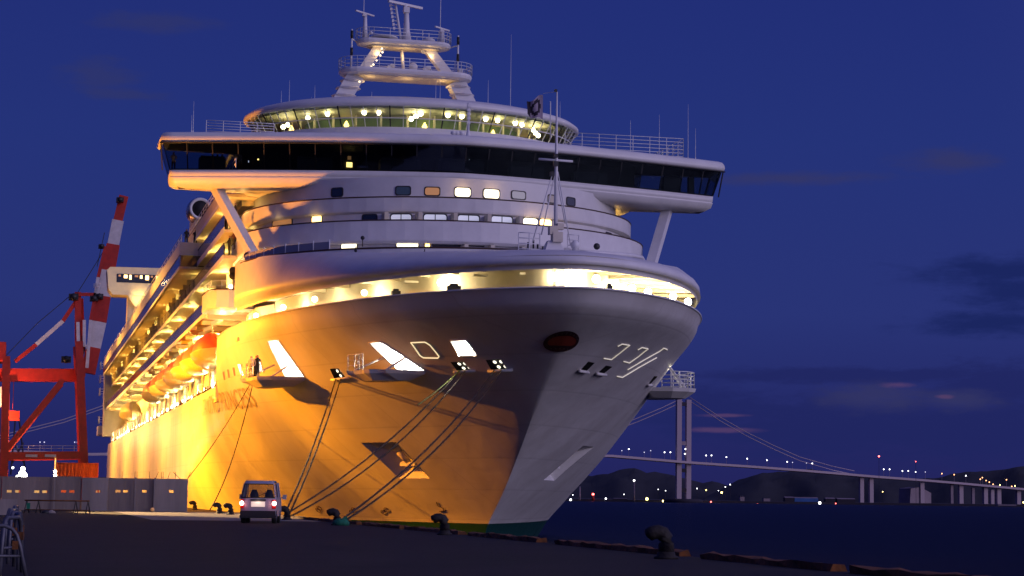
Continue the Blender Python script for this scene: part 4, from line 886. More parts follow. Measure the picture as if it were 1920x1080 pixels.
for k in range(12):            # deck soffit lights
    y = 182+k*18.0
    lamp('POINT', 'soffit_light', (17.0, y, 16.2), 700, (1, .66, .16), SHIP, .3)
    lamp('POINT', 'soffit_light', (17.4, y+3, 20.7), 460, (1, .66, .16), SHIP, .3); lamp('POINT', 'soffit_light', (17.2, y+6, 22.9), 420, (1, .66, .16), SHIP, .3)
    if y < 212: lamp('POINT', 'soffit_light', (17.8, y+2, 26.0), 300, (1, .60, .16), SHIP, .3)
lamp('POINT', 'soffit_light', (17.6, 173, 25.6), 55, (1, .58, .14), SHIP, .3); lamp('POINT', 'soffit_light', (18.3, 171, 20.9), 30, (1, .6, .16), SHIP, .3); lamp('POINT', 'soffit_light', (18.6, 173, 23.6), 22, (1, .6, .16), SHIP, .3)
lamp('POINT', 'soffit_light', (51.3, 173.5, 26.0), 30, (1, .55, .12), SHIP, .3)
# aft docking wing
AY = 330.0
def ap(px, py): return atY(px, py, AY)
a, b = ap(201, 500), ap(330, 552); z1_, z0_ = a.z, ap(230, 553).z
lpw = [(a.x, AY), (a.x+16, AY), (a.x+16, AY+5), (a.x, AY+5)]
mb = MB(); fx0 = a.x; xs = a.x+16
prof = [(fx0+1.0, z0_), (fx0+.3, z0_+1.0), (fx0, z1_-.5), (fx0+.5, z1_), (xs, z1_+.2), (xs, z0_)]
mb.add([(x, AY, z) for x, z in prof]+[(x, AY+5, z) for x, z in prof], [tuple(range(6)), tuple(range(11, 5, -1))]+[(i, 6+i, 6+(i+1) % 6, (i+1) % 6) for i in range(6)]); WG = mb.build('aft_wing', 'cream', SHIP)
wa, wb = ap(219, 513), ap(325, 533); mb = MB(); mb.box(wa.x, wb.x, AY-.06, AY-.01, wb.z, wa.z); mb.build('wing_window', 'dwin', WG)
for k in range(9): q = wa.x+.3+k*.85; mb = MB(); h_ = .22+.2*((k*7) % 3); mb.box(q, q+.35+.2*(k % 2), AY-.09, AY-.065, wa.z-.25-h_, wa.z-.15); mb.build('lit_room', 'amber' if k % 3 else 'dkpeach', WG)
mb = MB(); mb.beam(ap(243, 552), ap(258, 575), .8, .8); mb.build('wing_strut', 'cream', WG); mb = MB(); mb.box(ap(240, 552).x, ap(240, 552).x+18, AY+.5, AY+4, 26.5, z0_+.05); mb.build('wing_tower', 'cream', SHIP)
lamp('POINT', 'wing_light', ap(262, 560)+Vector((0, -1, 0)), 300, (1, .65, .2), WG, .4)
lamp('POINT', 'wing_light', ap(215, 525)+Vector((-1, -9, -1)), 900, (1, .66, .28), WG, .5)
# funnel pod
q = atY(378, 388, 340); mb = MB(); mb.lathe(q+Vector((-.2, 4, -.3)), [(.3, 5.5), (1.4, 4), (2.0, 1.5), (2.15, -1.5), (1.9, -3.5), (1.75, -4.0)], 24, 'y'); POD = mb.build('funnel_pod', 'silver', SHIP)
mb = MB(); c = q+Vector((-.2, 0, -.3)); mb.lathe(c, [(1.2, .1), (1.78, .1), (1.86, -.08), (1.7, -.25), (1.45, -.2), (1.3, .1)], 24, 'y'); mb.build('intake_ring', 'white', POD)
mb = MB(); mb.lathe(c+Vector((0, -.03, 0)), [(1.36, -.02), (1.36, -.06)], 24, 'y'); mb.build('intake_mouth', 'black', POD)
mb = MB(); mb.box(q.x-1, q.x+9, 341, 352, 28, q.z-1.2); mb.build('funnel_base', 'cream', SHIP)
# stern fittings
for z_ in (14.5, 20, 22.5, 25):
    mb = MB(); railing(mb, [(14.3, 399, z_), (14.3, 404, z_), (18, 404, z_)], 1.4, 3, .06, 1.6); mb.build('stern_railing', 'rail', SHIP)
mb = MB(); mb.box(15.0, 20, 396, 402, 12, 26); mb.build('stern_block', 'cream', SHIP)
mb = MB(); mb.box(14.3, 20, 403, 411, 12.4, 14.2); mb.build('stern_balcony', 'white', SHIP)

# lifeboats (each hangs from the ship: a thing of its own)
def boat(y, zc, first):
    T = thing('lifeboat', (16.3, y, zc-1.3), None, 'lifeboat', 'lifeboats hanging along the starboard side'); L = 9.6; secs = []
    mb = MB(); rows_ = []
    for i in range(11):
        u_ = -1+2*i/10; w_ = 1.75*(1-abs(u_)**3.0)**.6+.02; dz = .25*abs(u_)**2
        rows_.append([(16.3+w_*math.sin(a)*1.0, y+u_*L/2, zc+dz-1.25*math.cos(a)) for a in [radians(-90+k*22.5) for k in range(9)]])
    V = [p_ for r_ in rows_ for p_ in r_]; mb.add(V, [(i*9+j, i*9+j+1, (i+1)*9+j+1, (i+1)*9+j) for i in range(10) for j in range(8)], True); mb.build('boat_hull', 'yellow', T)
    mb = MB(); V = []
    for i in range(11):
        u_ = -1+2*i/10; w_ = 1.6*(1-abs(u_)**3.0)**.6+.02; hh_ = 1.75*(1-abs(u_)**4)**.5+.02; dz = .25*abs(u_)**2
        V += [(16.3+w_*math.cos(a), y+u_*L/2, zc+dz+hh_*math.sin(a)) for a in [radians(k*22.5) for k in range(9)]]
    mb.add(V, [(i*9+j, i*9+j+1, (i+1)*9+j+1, (i+1)*9+j) for i in range(10) for j in range(8)], True); mb.build('canopy', 'orange', T)
    for s_ in (-1, 1):
        mb = MB(); mb.beam((17.4, y+s_*3.6, 17.0), (15.9, y+s_*3.6, 16.3), .25, .3); mb.tube([(16.0, y+s_*3.6, 16.3), (16.2, y+s_*3.6, zc+1.2)], .05, 5); mb.build('davit', 'white', T)
    return T
ys_ = [184.5, 197, 209.5, 222, 234.5, 247, 262]
ord_ = ['nearest', 'second', 'third', 'fourth', 'fifth', 'sixth', 'seventh']
for i, y in enumerate(ys_):
    T = boat(y, 13.9, i == 0); T['label'] = '%s of the orange-topped lifeboats, counted from the bow, hanging above the bright promenade' % ord_[i]
T = boat(322, 13.6, False); T['label'] = 'yellow tender boat hanging far aft near the stern under the deck overhang'; T.children[1].data.materials[0] = M['yellow']

# ------------------------------------------------------------------ people
def figure(name, pose):
    """body grown with a skin modifier from a jointed skeleton, then made a plain mesh; faces coloured by height"""
    J = dict(pel=((0, 0, .95), .15), ch=((0, 0, 1.28), .155), nk=((0, 0, 1.47), .065), hd=((0, -.01, 1.62), .095), tp=((0, 0, 1.73), .08))
    for s_, k in ((-1, 'l'), (1, 'r')):
        J['hip'+k] = ((s_*.09, 0, .88), .10); J['kn'+k] = ((s_*.11, -.02, .48), .068); J['an'+k] = ((s_*.12, .01, .08), .045); J['to'+k] = ((s_*.13, -.15, .04), .04)
        J['sh'+k] = ((s_*.19, 0, 1.40), .065)
        if pose == 'rail': J['el'+k] = ((s_*.25, -.12, 1.17), .045); J['ha'+k] = ((s_*.18, -.36, 1.08), .036)
        else: J['el'+k] = ((s_*.27, .02, 1.13), .045); J['ha'+k] = ((s_*.25, -.14, .90), .036)
    E_ = [('pel', 'ch'), ('ch', 'nk'), ('nk', 'hd'), ('hd', 'tp')]
    for k in 'lr': E_ += [('pel', 'hip'+k), ('hip'+k, 'kn'+k), ('kn'+k, 'an'+k), ('an'+k, 'to'+k), ('ch', 'sh'+k), ('sh'+k, 'el'+k), ('el'+k, 'ha'+k)]
    ks = list(J); me = bpy.data.meshes.new('sk'); me.from_pydata([J[k][0] for k in ks], [(ks.index(a), ks.index(b)) for a, b in E_], [])
    ob = bpy.data.objects.new('sk', me); COL.objects.link(ob); sk = ob.modifiers.new('s', 'SKIN'); sb = ob.modifiers.new('u', 'SUBSURF'); sb.levels = 1; sb.render_levels = 1
    for i, k in enumerate(ks): me.skin_vertices[0].data[i].radius = (J[k][1],)*2
    me.skin_vertices[0].data[0].use_root = True
    dg = bpy.context.evaluated_depsgraph_get(); r_ = bpy.data.meshes.new_from_object(ob.evaluated_get(dg)); bpy.data.objects.remove(ob); r_.name = name
    return r_
def dress(me, top, bottom, hair='navy'):
    m_ = me.copy(); m_.materials.clear()
    for x in (top, bottom, 'skin', hair): m_.materials.append(M[x])
    for p_ in m_.polygons:
        c = p_.center; p_.use_smooth = True
        p_.material_index = 1 if c.z < .92 and abs(c.x) < .23 else 0
        if c.z > 1.50: p_.material_index = 3 if (c.z > 1.68 or c.y > .03) else 2
        if c.z < 1.2 and ((abs(c.x) > .225 and c.z < .96) or c.y < -.30): p_.material_index = 2
    return m_
CL = {0: 'dark clothes', 1: 'a brown coat', 2: 'black', 3: 'a white shirt'}
FR, FS = figure('person_rail', 'rail'), figure('person_stand', 'stand')
PM = [dress(FR, 'navy', 'navy'), dress(FR, 'coat', 'navy'), dress(FS, 'navy', 'navy'), dress(FR, 'shirt', 'navy'), dress(FS, 'shirt', 'navy', 'helmet')]
def person(k, loc, rz, label, group=None, sc=1.0):
    o = bpy.data.objects.new('person', PM[k]); COL.objects.link(o); o.location = loc; o.rotation_euler.z = rz; o.scale = (sc,)*3
    return tag(o, label, 'person', group)
e_ = [Vector((p_.x, p_.y, zt1)) for p_ in pl1]; cen = sum(e_, Vector())/len(e_)
w1 = cen+(e_[3]-cen)*.62; w2 = cen+(e_[5]-cen)*.35; w3 = cen+(e_[6]-cen)*.5
person(4, w1, -.6, 'crew member in white shirt and helmet standing on the left bow mooring platform')
person(2, w2, -.3, 'crew member in dark clothes standing beside the white-shirted one on the bow platform')
person(4, w3+Vector((0, .5, 0)), .2, 'crew member at the right-hand side of the left bow platform by the door')
for i in range(20):
    y = 190+i*7.5+random.uniform(-3.5, 3.5); kk = random.choice([0, 1, 2, 3]); person(kk, (16.75, y, ZP), -pi/2+random.uniform(-.4, .4), 'passenger standing at the rail of the brightly lit lower promenade deck'.replace('passenger', 'passenger in '+CL[kk], 1), 'passengers on the lower promenade')
for i in range(14):
    y = 183+i*6.5+random.uniform(-1.5, 1.5); kk = random.choice([1, 3, 2]); person(kk, (18.0, y, 12.1), -pi/2+random.uniform(-.4, .4), 'passenger on the narrow deck below the orange lifeboats'.replace('passenger', 'passenger in '+CL[kk], 1), 'passengers below the lifeboats')
for i in range(22):
    y = 178+i*5.2+random.uniform(-2, 2); kk = random.choice([0, 0, 1, 2]); person(kk, (15.85, y, 17.3), -pi/2+random.uniform(-.4, .4), 'passenger at the glass rail of the deck just above the lifeboats'.replace('passenger', 'passenger in '+CL[kk], 1), 'passengers on the deck above the lifeboats')
for i in range(18):
    y = 168+i*6.1+random.uniform(-2, 2); kk = random.choice([0, 0, 1, 2]); person(kk, (16.75, y, 21.7), -pi/2+random.uniform(-.4, .4), 'passenger looking out from a balcony on the middle side deck'.replace('passenger', 'passenger in '+CL[kk], 1), 'passengers on the middle side deck')
for i in range(7):
    y = 170+i*4.4+random.uniform(-1, 1); kk = random.choice([0, 1, 2]); person(kk, (16.75, y, 23.95), -pi/2, 'passenger looking out from the short deck under the bridge wing'.replace('passenger', 'passenger in '+CL[kk], 1), 'passengers under the bridge wing')
person(2, (15.3, 204.0, 26.0), 0, 'dark figure at the front corner of the upper side deck, nearer the rail', None); person(0, (16.2, 204.3, 26.0), 0, 'dark figure standing inboard at the front corner of the upper side deck', None)
for k, (px, kk, lb) in enumerate(((325, 3, 'officer in white shirt seen through the left end of the bridge windows'), (398, 2, 'leftmost of the dark figures standing together inside the left bridge wing'), (407, 0, 'middle of the dark figures standing together inside the left bridge wing'), (416, 2, 'rightmost of the dark figures standing together inside the left bridge wing'))):
    q = atY(px, 316, 171.0); person(kk, (q.x, 171.0, 28.22), .1, lb)

# flag at the foremast
FT = fm(1018, 182, FY+.5)
mb = MB(); nx, nz_ = 16, 10; V = []
for i in range(nx+1):
    for j in range(nz_+1):
        u_, w_ = i/nx, j/nz_; V.append((FT.x-u_*1.15, FY+.5+.18*sin(u_*9+w_*2)*u_, FT.z+.15-1.75*w_*(1-.45*u_)-u_*.55+.10*sin(u_*7)))
mb.add(V, [(i*(nz_+1)+j, (i+1)*(nz_+1)+j, (i+1)*(nz_+1)+j+1, i*(nz_+1)+j+1) for i in range(nx) for j in range(nz_)], True)
for k in range(len(mb.f)):
    i, j = divmod(k, nz_); u_, w_ = (i+.5)/nx, (j+.5)/nz_; rr = sqrt(((u_-.45)/.30)**2+((w_-.5)/.36)**2)
    if .55 < rr < 1.05 or u_ > .75: mb.mi[k] = 1
flag = own(mb, 'flag', ['flag', 'flagd'], (FT.x, FY+.5, FT.z-1.6), 'pale flag with a dark ring emblem blowing left beside the foremast above the bow', 'flag')
mb = MB(); mb.tube([(FT.x, FY+.5, FT.z+.25), (fx, FY, FT.z+.35)], .02, 4); mb.build('halyard', 'rail', SHIP)

# ------------------------------------------------------------------ bollards and mooring lines
def bollard_mesh():
    mb = MB(); mb.lathe((0, 0, 0), [(.24, 0), (.24, .04), (.18, .07), (.165, .14)], 16)
    pts = [(0, 0, .08), (0, 0, .30), (-.01, 0, .40), (-.07, 0, .485), (-.17, 0, .52), (-.28, 0, .50), (-.36, 0, .455), (-.39, 0, .43)]
    mb.tube(pts, [.16, .15, .148, .145, .14, .135, .13, .05], 14); return mb
bproto = own(bollard_mesh(), 'bollard', 'bollard', (0, 0, 0), None, 'bollard', 'curved iron bollards along the quay edge')
BP = [((13.67, 42.3), 'nearest and largest curved iron bollard on the quay edge, right of the ship'), ((13.95, 67.4), 'dark curved bollard at the quay edge before the orange-lit hull, left of the stem'), ((13.3, 87.1), 'curved bollard with green netting and a taut mooring line round its foot'), ((12.85, 128.2), 'right one of the two curved bollards close together, just left of the van'), ((12.76, 134.6), 'left one of the two curved bollards close together, left of the van'), ((13.5, 163.0), 'farthest curved bollard, just right of the end of the concrete wall'), ((13.3, 104.0), 'bollard half hidden behind the right side of the van, holding two mooring lines')]
for i, ((x, y), lb) in enumerate(BP):
    o = bproto if i == 0 else bproto.copy()
    if i: COL.objects.link(o)
    s_ = 1.12 if i == 0 else 1.1; o.location = (x, y, 0); o.scale = (s_, s_, 1.12); o.rotation_euler.z = [.0, 0, -.15, 0, .1, -.1, 0][i]; o['label'] = lb
mb = MB(); random.seed(3)
mb.lathe((13.45, 87.0, 0), [(.36, 0), (.38, .12), (.30, .22), (.20, .30)], 18)
mb.add([(13.1, 86.8, .02), (13.75, 86.8, .02), (13.70, 86.9, .40), (13.5, 86.9, .33), (13.3, 86.9, .20)], [(0, 1, 2, 3, 4)])
o = own(mb, 'netting', 'net', (13.45, 87, 0), 'bright green netting heaped round the foot of a quay bollard', 'netting')
def mline(p0, p1, sag, r, mt, label, group='mooring lines from the bow to the quay'):
    p0, p1 = Vector(p0), Vector(p1); pts = []
    for i in range(25): t_ = i/24; q = p0.lerp(p1, t_); q.z -= sag*4*t_*(1-t_); pts.append(q)
    return own(MB().tube(pts, r, 6), 'mooring_line', mt, pts[-1], label, 'rope', group)
def fpt(k, dx=0.0):
    h = holesS[4+k]; a = [hp(v, z, -1, .1) for v, z in h]; return (a[3]*(1-.25-dx)+a[2]*(.25+dx))+Vector((-.05, -.1, 0))
R = .05
mline(fpt(0), (13.2, 104.0, .35), .5, R, 'rope', 'left one of the pair of lines from the leftmost rope hole down to the van'); mline(fpt(0, .45), (13.45, 104.1, .35), .5, R, 'rope', 'right one of the pair of lines from the leftmost rope hole down to the van')
mline(fpt(1), (13.2, 103.9, .28), .7, R, 'rope', 'upper line of the long diagonal pair ending behind the van'); mline(fpt(1, .45), (13.5, 103.8, .22), 1.0, R, 'rope', 'lower line of the long diagonal pair ending behind the van')
mline(fpt(2), (13.6, 87.1, .32), .7, R, 'rope', 'upper line of the pair running down to the bollard with green netting'); mline(fpt(2, .45), (13.7, 87.0, .25), .9, R, 'rope', 'lower line of the pair running down to the bollard with green netting')
g0 = fpt(1)+Vector((-.02, -.05, .05)); g1 = Vector((13.2, 103.9, .28)); mline(g0, g0.lerp(g1, .30), .12, .05, 'grope', 'short green tail rope laid along the line from the middle rope hole')
mline(fpt(3), atX(352, 897, 12.8), .4, .035, 'rope', 'thin line slanting from the left bow platform to the end of the concrete wall'); 
mline(fpt(3)+Vector((0, -.6, -.4)), atZ(393, 957, .1), 1.2, .04, 'rope', 'slack line from the left bow platform down to the quay between the bollards')
# rusty kerb timbers
kb = [(28.0, 6.4), (35.2, 7.4), (44.2, 11.0), (57.2, 9.5), (68.0, 10), (79.2, 9), (89.8, 12), (103, 14), (119, 14)]
on = ['nearest', 'second', 'third', 'fourth', 'fifth', 'sixth', 'seventh', 'eighth', 'ninth']
for i, (y, L) in enumerate(kb):
    mb = MB(); n_ = int(L/.5); random.seed(i); V = []
    for k in range(n_+1):
        j = lambda: random.uniform(-.035, .035); yy = y+L*k/n_; V += [(QX-.34+j(), yy, 0.002), (QX-.33+j(), yy, .12+j()), (QX-.06+j(), yy, .13+j()), (QX-.02, yy, 0.002)]
    mb.add(V, [(k*4+a, k*4+4+a, k*4+4+(a+1) % 4, k*4+(a+1) % 4) for k in range(n_) for a in range(4)]+[(0, 1, 2, 3), tuple(n_*4+a for a in (3, 2, 1, 0))])
    own(mb, 'kerb_timber', 'rust', (QX-.2, y, 0), '%s rusty orange kerb timber along the quay edge, counted from the camera' % on[i], 'kerb', 'rusty kerb timbers on the quay edge')

# ------------------------------------------------------------------ van
VP_ = Vector((10.25, 90.3, 0)); VA = -radians(11)
VAN = thing('parked_van', (0, 0, 0), 'small silver van seen from behind, red tail lamps lit, parked before the ship', 'van')
W2 = .80; BOT = .30
prof = [(-.0, .42), (-.04, .60), (-.02, .95), (.04, 1.15), (.22, 1.72), (.34, 1.84), (.8, 1.90), (2.2, 1.89), (2.7, 1.80), (3.35, 1.12), (3.60, .98), (3.66, .60), (3.62, .36), (3.2, .32), (.5, .32)]
def vw(z): return interp(z, [.3, .5, 1.0, 1.2, 1.75, 1.9], [.76, .78, .78, .77, .70, .64])
mb = MB(); n_ = len(prof); cols = [-1, -.94, -.5, 0, .5, .94, 1]; V = []
for c in cols:
    for y, z in prof:
        zz_ = z-(.05 if abs(c) > .99 and z > 1.6 else 0); V.append((c*vw(z), y+(.05 if abs(c) > .99 and y < .5 else 0), zz_))
F_ = []
for i in range(6):
    for j in range(n_):
        jj = (j+1) % n_
        if (j == 3 and 1 <= i <= 4) or (j == 8 and 1 <= i <= 4): continue   # rear window and windscreen openings
        F_.append((i*n_+j, i*n_+jj, (i+1)*n_+jj, (i+1)*n_+j))
mb.add(V, F_, True)
for c, s_ in ((0, 1), (6, -1)):  # sides below the glass line
    lo = [k for k in range(n_) if prof[k][1] <= 1.16]; f = [c*n_+k for k in lo]; mb.add([V[q] for q in f], [tuple(range(len(f)))])
body = mb.build('body', 'van', VAN)
for s_ in (-1, 1):
    mb = MB(); mb.add([(s_*vw(1.15), .12, 1.15), (s_*vw(1.12), 3.3, 1.13), (s_*vw(1.78), 2.66, 1.78), (s_*vw(1.78), .36, 1.78)], [(0, 1, 2, 3)]); mb.build('side_window', 'vglass', VAN)
    for y in (1.25, 2.25): mb = MB(); mb.beam((s_*(vw(1.15)+.004), y, 1.14), (s_*(vw(1.8)+.004), y+.05, 1.80), .05, .09); mb.build('window_pillar', 'van', VAN)
mb = MB(); mb.add([(-.72, .048, 1.16), (.72, .048, 1.16), (.60, .222, 1.70), (-.60, .222, 1.70)], [(0, 1, 2, 3)]); mb.build('rear_window', 'vglass', VAN)
mb = MB(); q = [(-.74, .03, 1.14), (.74, .03, 1.14), (.62, .205, 1.735), (-.62, .205, 1.735)]; mb.tube(q+[q[0]], .025, 6); mb.tube([(.0, .05, 1.20), (.33, .09, 1.36)], .014, 5); mb.build('window_seal', 'bumper', VAN)
mb = MB(); mb.add([(-.70, 3.32, 1.14), (.70, 3.32, 1.14), (.62, 2.74, 1.77), (-.62, 2.74, 1.77)], [(0, 1, 2, 3)]); mb.build('windscreen', 'vglass', VAN)
for s_ in (-1, 1):
    mb = MB(); mb.box(s_*.70-.075, s_*.70+.085 if s_ > 0 else s_*.70+.075, -.065, .0, .66, 1.06); T_ = mb.build('tail_lamp', 'tred', VAN)
    mb = MB(); mb.ball((s_*.715, -.075, .89), .095, 10, 1.1); mb.build('bulb', 'tailcore', T_); lamp('POINT', 'tail_light', (s_*.70, -.25, .86), 1.6, (1, .12, .08), T_, .05)
    for y in (.62, 2.95): mb = MB(); mb.lathe((s_*.68, y, .29), [(.10, -.10), (.27, -.10), (.29, -.06), (.29, .06), (.27, .10), (.10, .10)], 20, 'x'); w_ = mb.build('wheel', 'tyre', VAN); mb = MB(); mb.lathe((s_*.79, y, .29), [(.16, -.01), (.15, .01)], 14, 'x'); mb.build('hub', 'galv', w_)
    mb = MB(); mb.beam((s_*.78, 2.78, 1.12), (s_*.93, 2.74, 1.16), .05, .05); mb.box(s_*.98-.09, s_*.98+.09, 2.68, 2.76, 1.06, 1.28); mb.build('wing_mirror', 'van', VAN)
    mb = MB(); mb.box(s_*.36-.16, s_*.36+.16, 1.0, 1.15, .9, 1.38) if False else mb.tube([(s_*.34, 1.95, .7), (s_*.34, 1.95, 1.28), (s_*.34, 1.95, 1.50)], [.24, .20, .10], 10); mb.build('seat', 'bumper', VAN)
mb = MB(); mb.box(-.77, .77, -.10, .06, .30, .56); mb.box(-.80, .80, -.06, .2, .24, .36); mb.build('rear_bumper', 'bumper', VAN)
mb = MB(); mb.box(-.34, .34, -.05, -.02, 1.0, 1.07); mb.build('plate_lamp_housing', 'bumper', VAN)
mb = MB(); mb.box(-.30, .30, -.075, -.045, .74, .96); mb.build('number_plate', 'plate', VAN)
lamp('POINT', 'plate_light', (0, -.20, 1.0), 1.2, (1, .7, .45), VAN, .04)
mb = MB(); mb.box(-.66, .66, .1, 3.4, .36, .5); mb.build('floor_pan', 'bumper', VAN)
VAN.location = VP_; VAN.rotation_euler.z = VA

# ------------------------------------------------------------------ concrete wall on the quay
WY = 145.0
WALL = thing('concrete_wall', (2, WY, 0), 'tall grey concrete panel wall with small slots, closing the quay left of the ship', 'wall')
pb = [-60, 3, 102, 153, 203, 253, 289, 352]; ht = atY(200, 896, WY).z
holes_px = [17.5, 33, 69, 84, 119.5, 135, 184, 221.6, 235.6, 271, 285, 321]
for i in range(len(pb)-1):
    x0, x1 = atY(pb[i], 920, WY).x+.012, atY(pb[i+1], 920, WY).x-.012; zh = atY(pb[i], 921, WY).z; mb = MB()
    y_ = WY+(.0 if i % 2 else .10); th = .35; hs = sorted(atY(h, 920, WY).x for h in holes_px if pb[i] < h-4 and h+4 < pb[i+1]); za, zb = zh-.085, zh+.085
    if i == 6: y_ -= .25
    xe = x0
    for hx in hs: mb.box(xe, hx-.17, y_, y_+th, za, zb); xe = hx+.17
    mb.box(xe, x1, y_, y_+th, za, zb); mb.box(x0, x1, y_, y_+th, 0, za); mb.box(x0, x1, y_, y_+th, zb, ht+(.06 if i == 2 else 0)); mb.build('wall_panel', 'conc2' if i in (3, 6) else 'concrete', WALL)
for px in (102, 253, 289): x = atY(px, 920, WY).x; mb = MB(); mb.box(x-.05, x+.05, WY-.32, WY-.27, 0, ht+.05); mb.build('joint_strip', 'dkpeach' if False else 'conc2', WALL)
for px, s_ in ((229, 0), (253, 0), (257, 0), (280, 0), (292, .2), (303, 0), (306, 0), (315, .15), (329, 0), (338, -.5), (352, .2)):
    x = atY(px, 900, WY).x; mb = MB(); mb.tube([(x, WY+.2, ht), (x+s_, WY+.2, ht+.48)], .018, 5); mb.build('rebar_spike', 'dark', WALL)
mb = MB(); mb.ball((atY(285, 955, WY).x, WY-.5, .14), .14); own(mb, 'marker_lamp', 'dkpeach', (atY(285, 955, WY).x, WY-.5, 0), 'small glowing amber marker at the foot of the concrete wall', 'lamp')
for i, (pxa, pxb, mt, lb) in enumerate(((8, 40, 'yellow', 'leftmost added box showing lit colour through the wall slots'), (60, 92, 'yellow', 'middle added box showing lit colour through the wall slots'), (110, 145, 'crust', 'orange added box showing lit colour through the wall slots'), (176, 192, 'yellow', 'rightmost added box showing lit colour through the wall slots'))):  # made-up crates, added so the wall slots look lit from behind
    xa, xb = atY(pxa, 920, 158).x, atY(pxb, 920, 158).x; T = thing('added_crate', ((xa+xb)/2, 158, 0), lb, 'added_crate', 'added crates behind the concrete wall'); mb = MB(); mb.box(xa, xb, 158, 159, .12, 2.1); mb.build('crate_body', mt, T)
    for q_ in (xa+.1, (xa+xb)/2, xb-.1): mb = MB(); mb.box(q_-.06, q_+.06, 157.94, 159.06, 0, 2.16); mb.build('batten', 'crust', T)
lamp('POINT', 'added_slot_light', (1.5, 154.5, 2.0), 260, (1, .60, .18), WALL, .2); lamp('POINT', 'added_slot_light', (-3, 154.5, 2.0), 200, (1, .60, .18), WALL, .2); lamp('POINT', 'added_slot_light', (5, 154.5, 2.0), 200, (1, .60, .18), WALL, .2)  # added lights without any lamp, brightening what shows through the slots
# trestle barricade
tb = thing('barricade', (0, 126, 0), 'low dark pipe barricade on trestle legs standing before the concrete wall', 'barricade')
a, b = atY(46, 938, 126), atY(168, 938, 126); mb = MB(); mb.tube([(a.x, 126, a.z), (b.x, 126, a.z)], .045, 6); mb.tube([(a.x, 126, .2), (b.x, 126, .2)], .03, 6); mb.build('rail', 'rust', tb)
for px in (50, 72, 142, 165):
    x = atY(px, 950, 126).x; mb = MB(); mb.tube([(x-.15, 125.7, 0), (x, 126, a.z)], .035, 5); mb.tube([(x+.15, 126.3, 0), (x, 126, a.z)], .035, 5); mb.build('leg', 'dark', tb)
x = atY(53, 945, 126).x; mb = MB(); mb.box(x-.1, x+.12, 125.9, 126.1, .25, .6); mb.build('sign_board', 'net', tb)
for px, lb in ((86, 'small dark rubble heap under the barricade'), (96, 'small pale stone under the barricade')):
    x = atY(px, 955, 126).x; mb = MB(); mb.lathe((x, 125.5, 0), [(.3, 0), (.22, .12), (.05, .2)], 7); own(mb, 'rubble', 'dark' if px == 86 else 'conc2', (x, 125.5, 0), lb, 'rubble')
x = atZ(416, 961, .05); mb = MB(); mb.lathe((x.x, x.y, 0), [(.22, 0), (.2, .07), (.08, .1)], 10); own(mb, 'mooring_ring', 'dark', (x.x, x.y, 0), 'small low iron fitting on the quay left of the paired bollards', 'fitting')
# ------------------------------------------------------------------ galvanised hoop barriers, left foreground
hl = ['nearest', 'second', 'third', 'fourth', 'fifth', 'sixth', 'seventh', 'eighth']
def hoop_mesh():
    mb = MB(); pts = [(.24, 0, 0), (.10, 0, .62), (.04, 0, .80), (-.04, 0, .90), (-.16, 0, .95), (-1.0, 0, .95), (-1.12, 0, .90), (-1.2, 0, .80), (-1.26, 0, .62), (-1.40, 0, 0)]; mb.tube(pts, .036, 8); return mb
hp0 = None
for i, (x, y, s_) in enumerate(((-.06, 29.5, .84), (.02, 33.2, .92), (-.05, 35.8, .95), (.03, 38.6, .95), (-.10, 41.5, .95), (-.02, 44.8, .95), (-.12, 48.6, .95), (-.04, 53, .95))):
    if hp0 is None:
        T = thing('hoop_barrier', (0, 0, 0), None, 'barrier', 'galvanised hoop barriers in a row'); hoop_mesh().build('hoop', 'galv', T)
        mb = MB(); mb.tube([(-1.15, 0, .45), (.14, 0, .45)], .024, 6); mb.build('cross_bar', 'galv', T)
        mb = MB(); mb.box(-.03, .07, -.06, .06, .56, .70); mb.build('clamp', 'rust', T); hp0 = T
    else: T = copy_tree(hp0)
    T.location = (x, y, 0); T.scale = (s_,)*3; T.rotation_euler.z = [.03, 1.35, 1.62, 1.42, 1.5, 1.38, 1.6, 1.48][i]; T['label'] = '%s galvanised pipe hoop, counted from the camera, at the left edge of the quay' % hl[i]
mb = MB(); q = atY(18, 936, 60); mb.box(q.x-.5, q.x+.22, 60, 60.2, q.z-.45, q.z+.0); mb.box(q.x-.45, q.x-.4, 60.05, 60.15, 0, q.z); mb.box(q.x+.12, q.x+.17, 60.05, 60.15, 0, q.z-.4); own(mb, 'notice_board', 'conc2', (q.x, 60, 0), 'small pale board on posts at the far left behind the hoop barriers', 'board')

# ------------------------------------------------------------------ containers, crane, flood lamps behind the wall
def container(x0, x1, z0, lb):
    T = thing('container', ((x0+x1)/2, 300, z0), lb, 'container', 'orange containers stacked behind the wall'); mb = MB(); n_ = 22; V = []
    for i in range(n_*2+1): x = x0+.15+(x1-x0-.3)*i/(n_*2); V += [(x, 300+(.06 if (i//2) % 2 else 0), z0+.1), (x, 300+(.06 if (i//2) % 2 else 0), z0+2.5)]
    mb.add(V, [(2*i, 2*i+2, 2*i+3, 2*i+1) for i in range(n_*2)]); mb.box(x0+.1, x1-.1, 300.1, 302.4, z0+.05, z0+2.55); mb.build('corrugated_side', 'crust', T)
    mb = MB()
    for a, b, c, d in ((x0, x1, z0, z0+.12), (x0, x1, z0+2.48, z0+2.6), (x0, x0+.16, z0+.12, z0+2.48), (x1-.16, x1, z0+.12, z0+2.48)): mb.box(a, b, 299.9, 302.5, c, d)
    mb.build('container_frame', 'crust', T)
cx0 = atY(104, 880, 300).x; container(cx0, cx0+6.06, 0, 'lower orange container behind the concrete wall beside the crane leg'); container(cx0, cx0+6.06, 2.9, 'upper orange container behind the concrete wall, its ribbed side lit')
def CR(px, py, Y=420.0): return atY(px, py, Y)
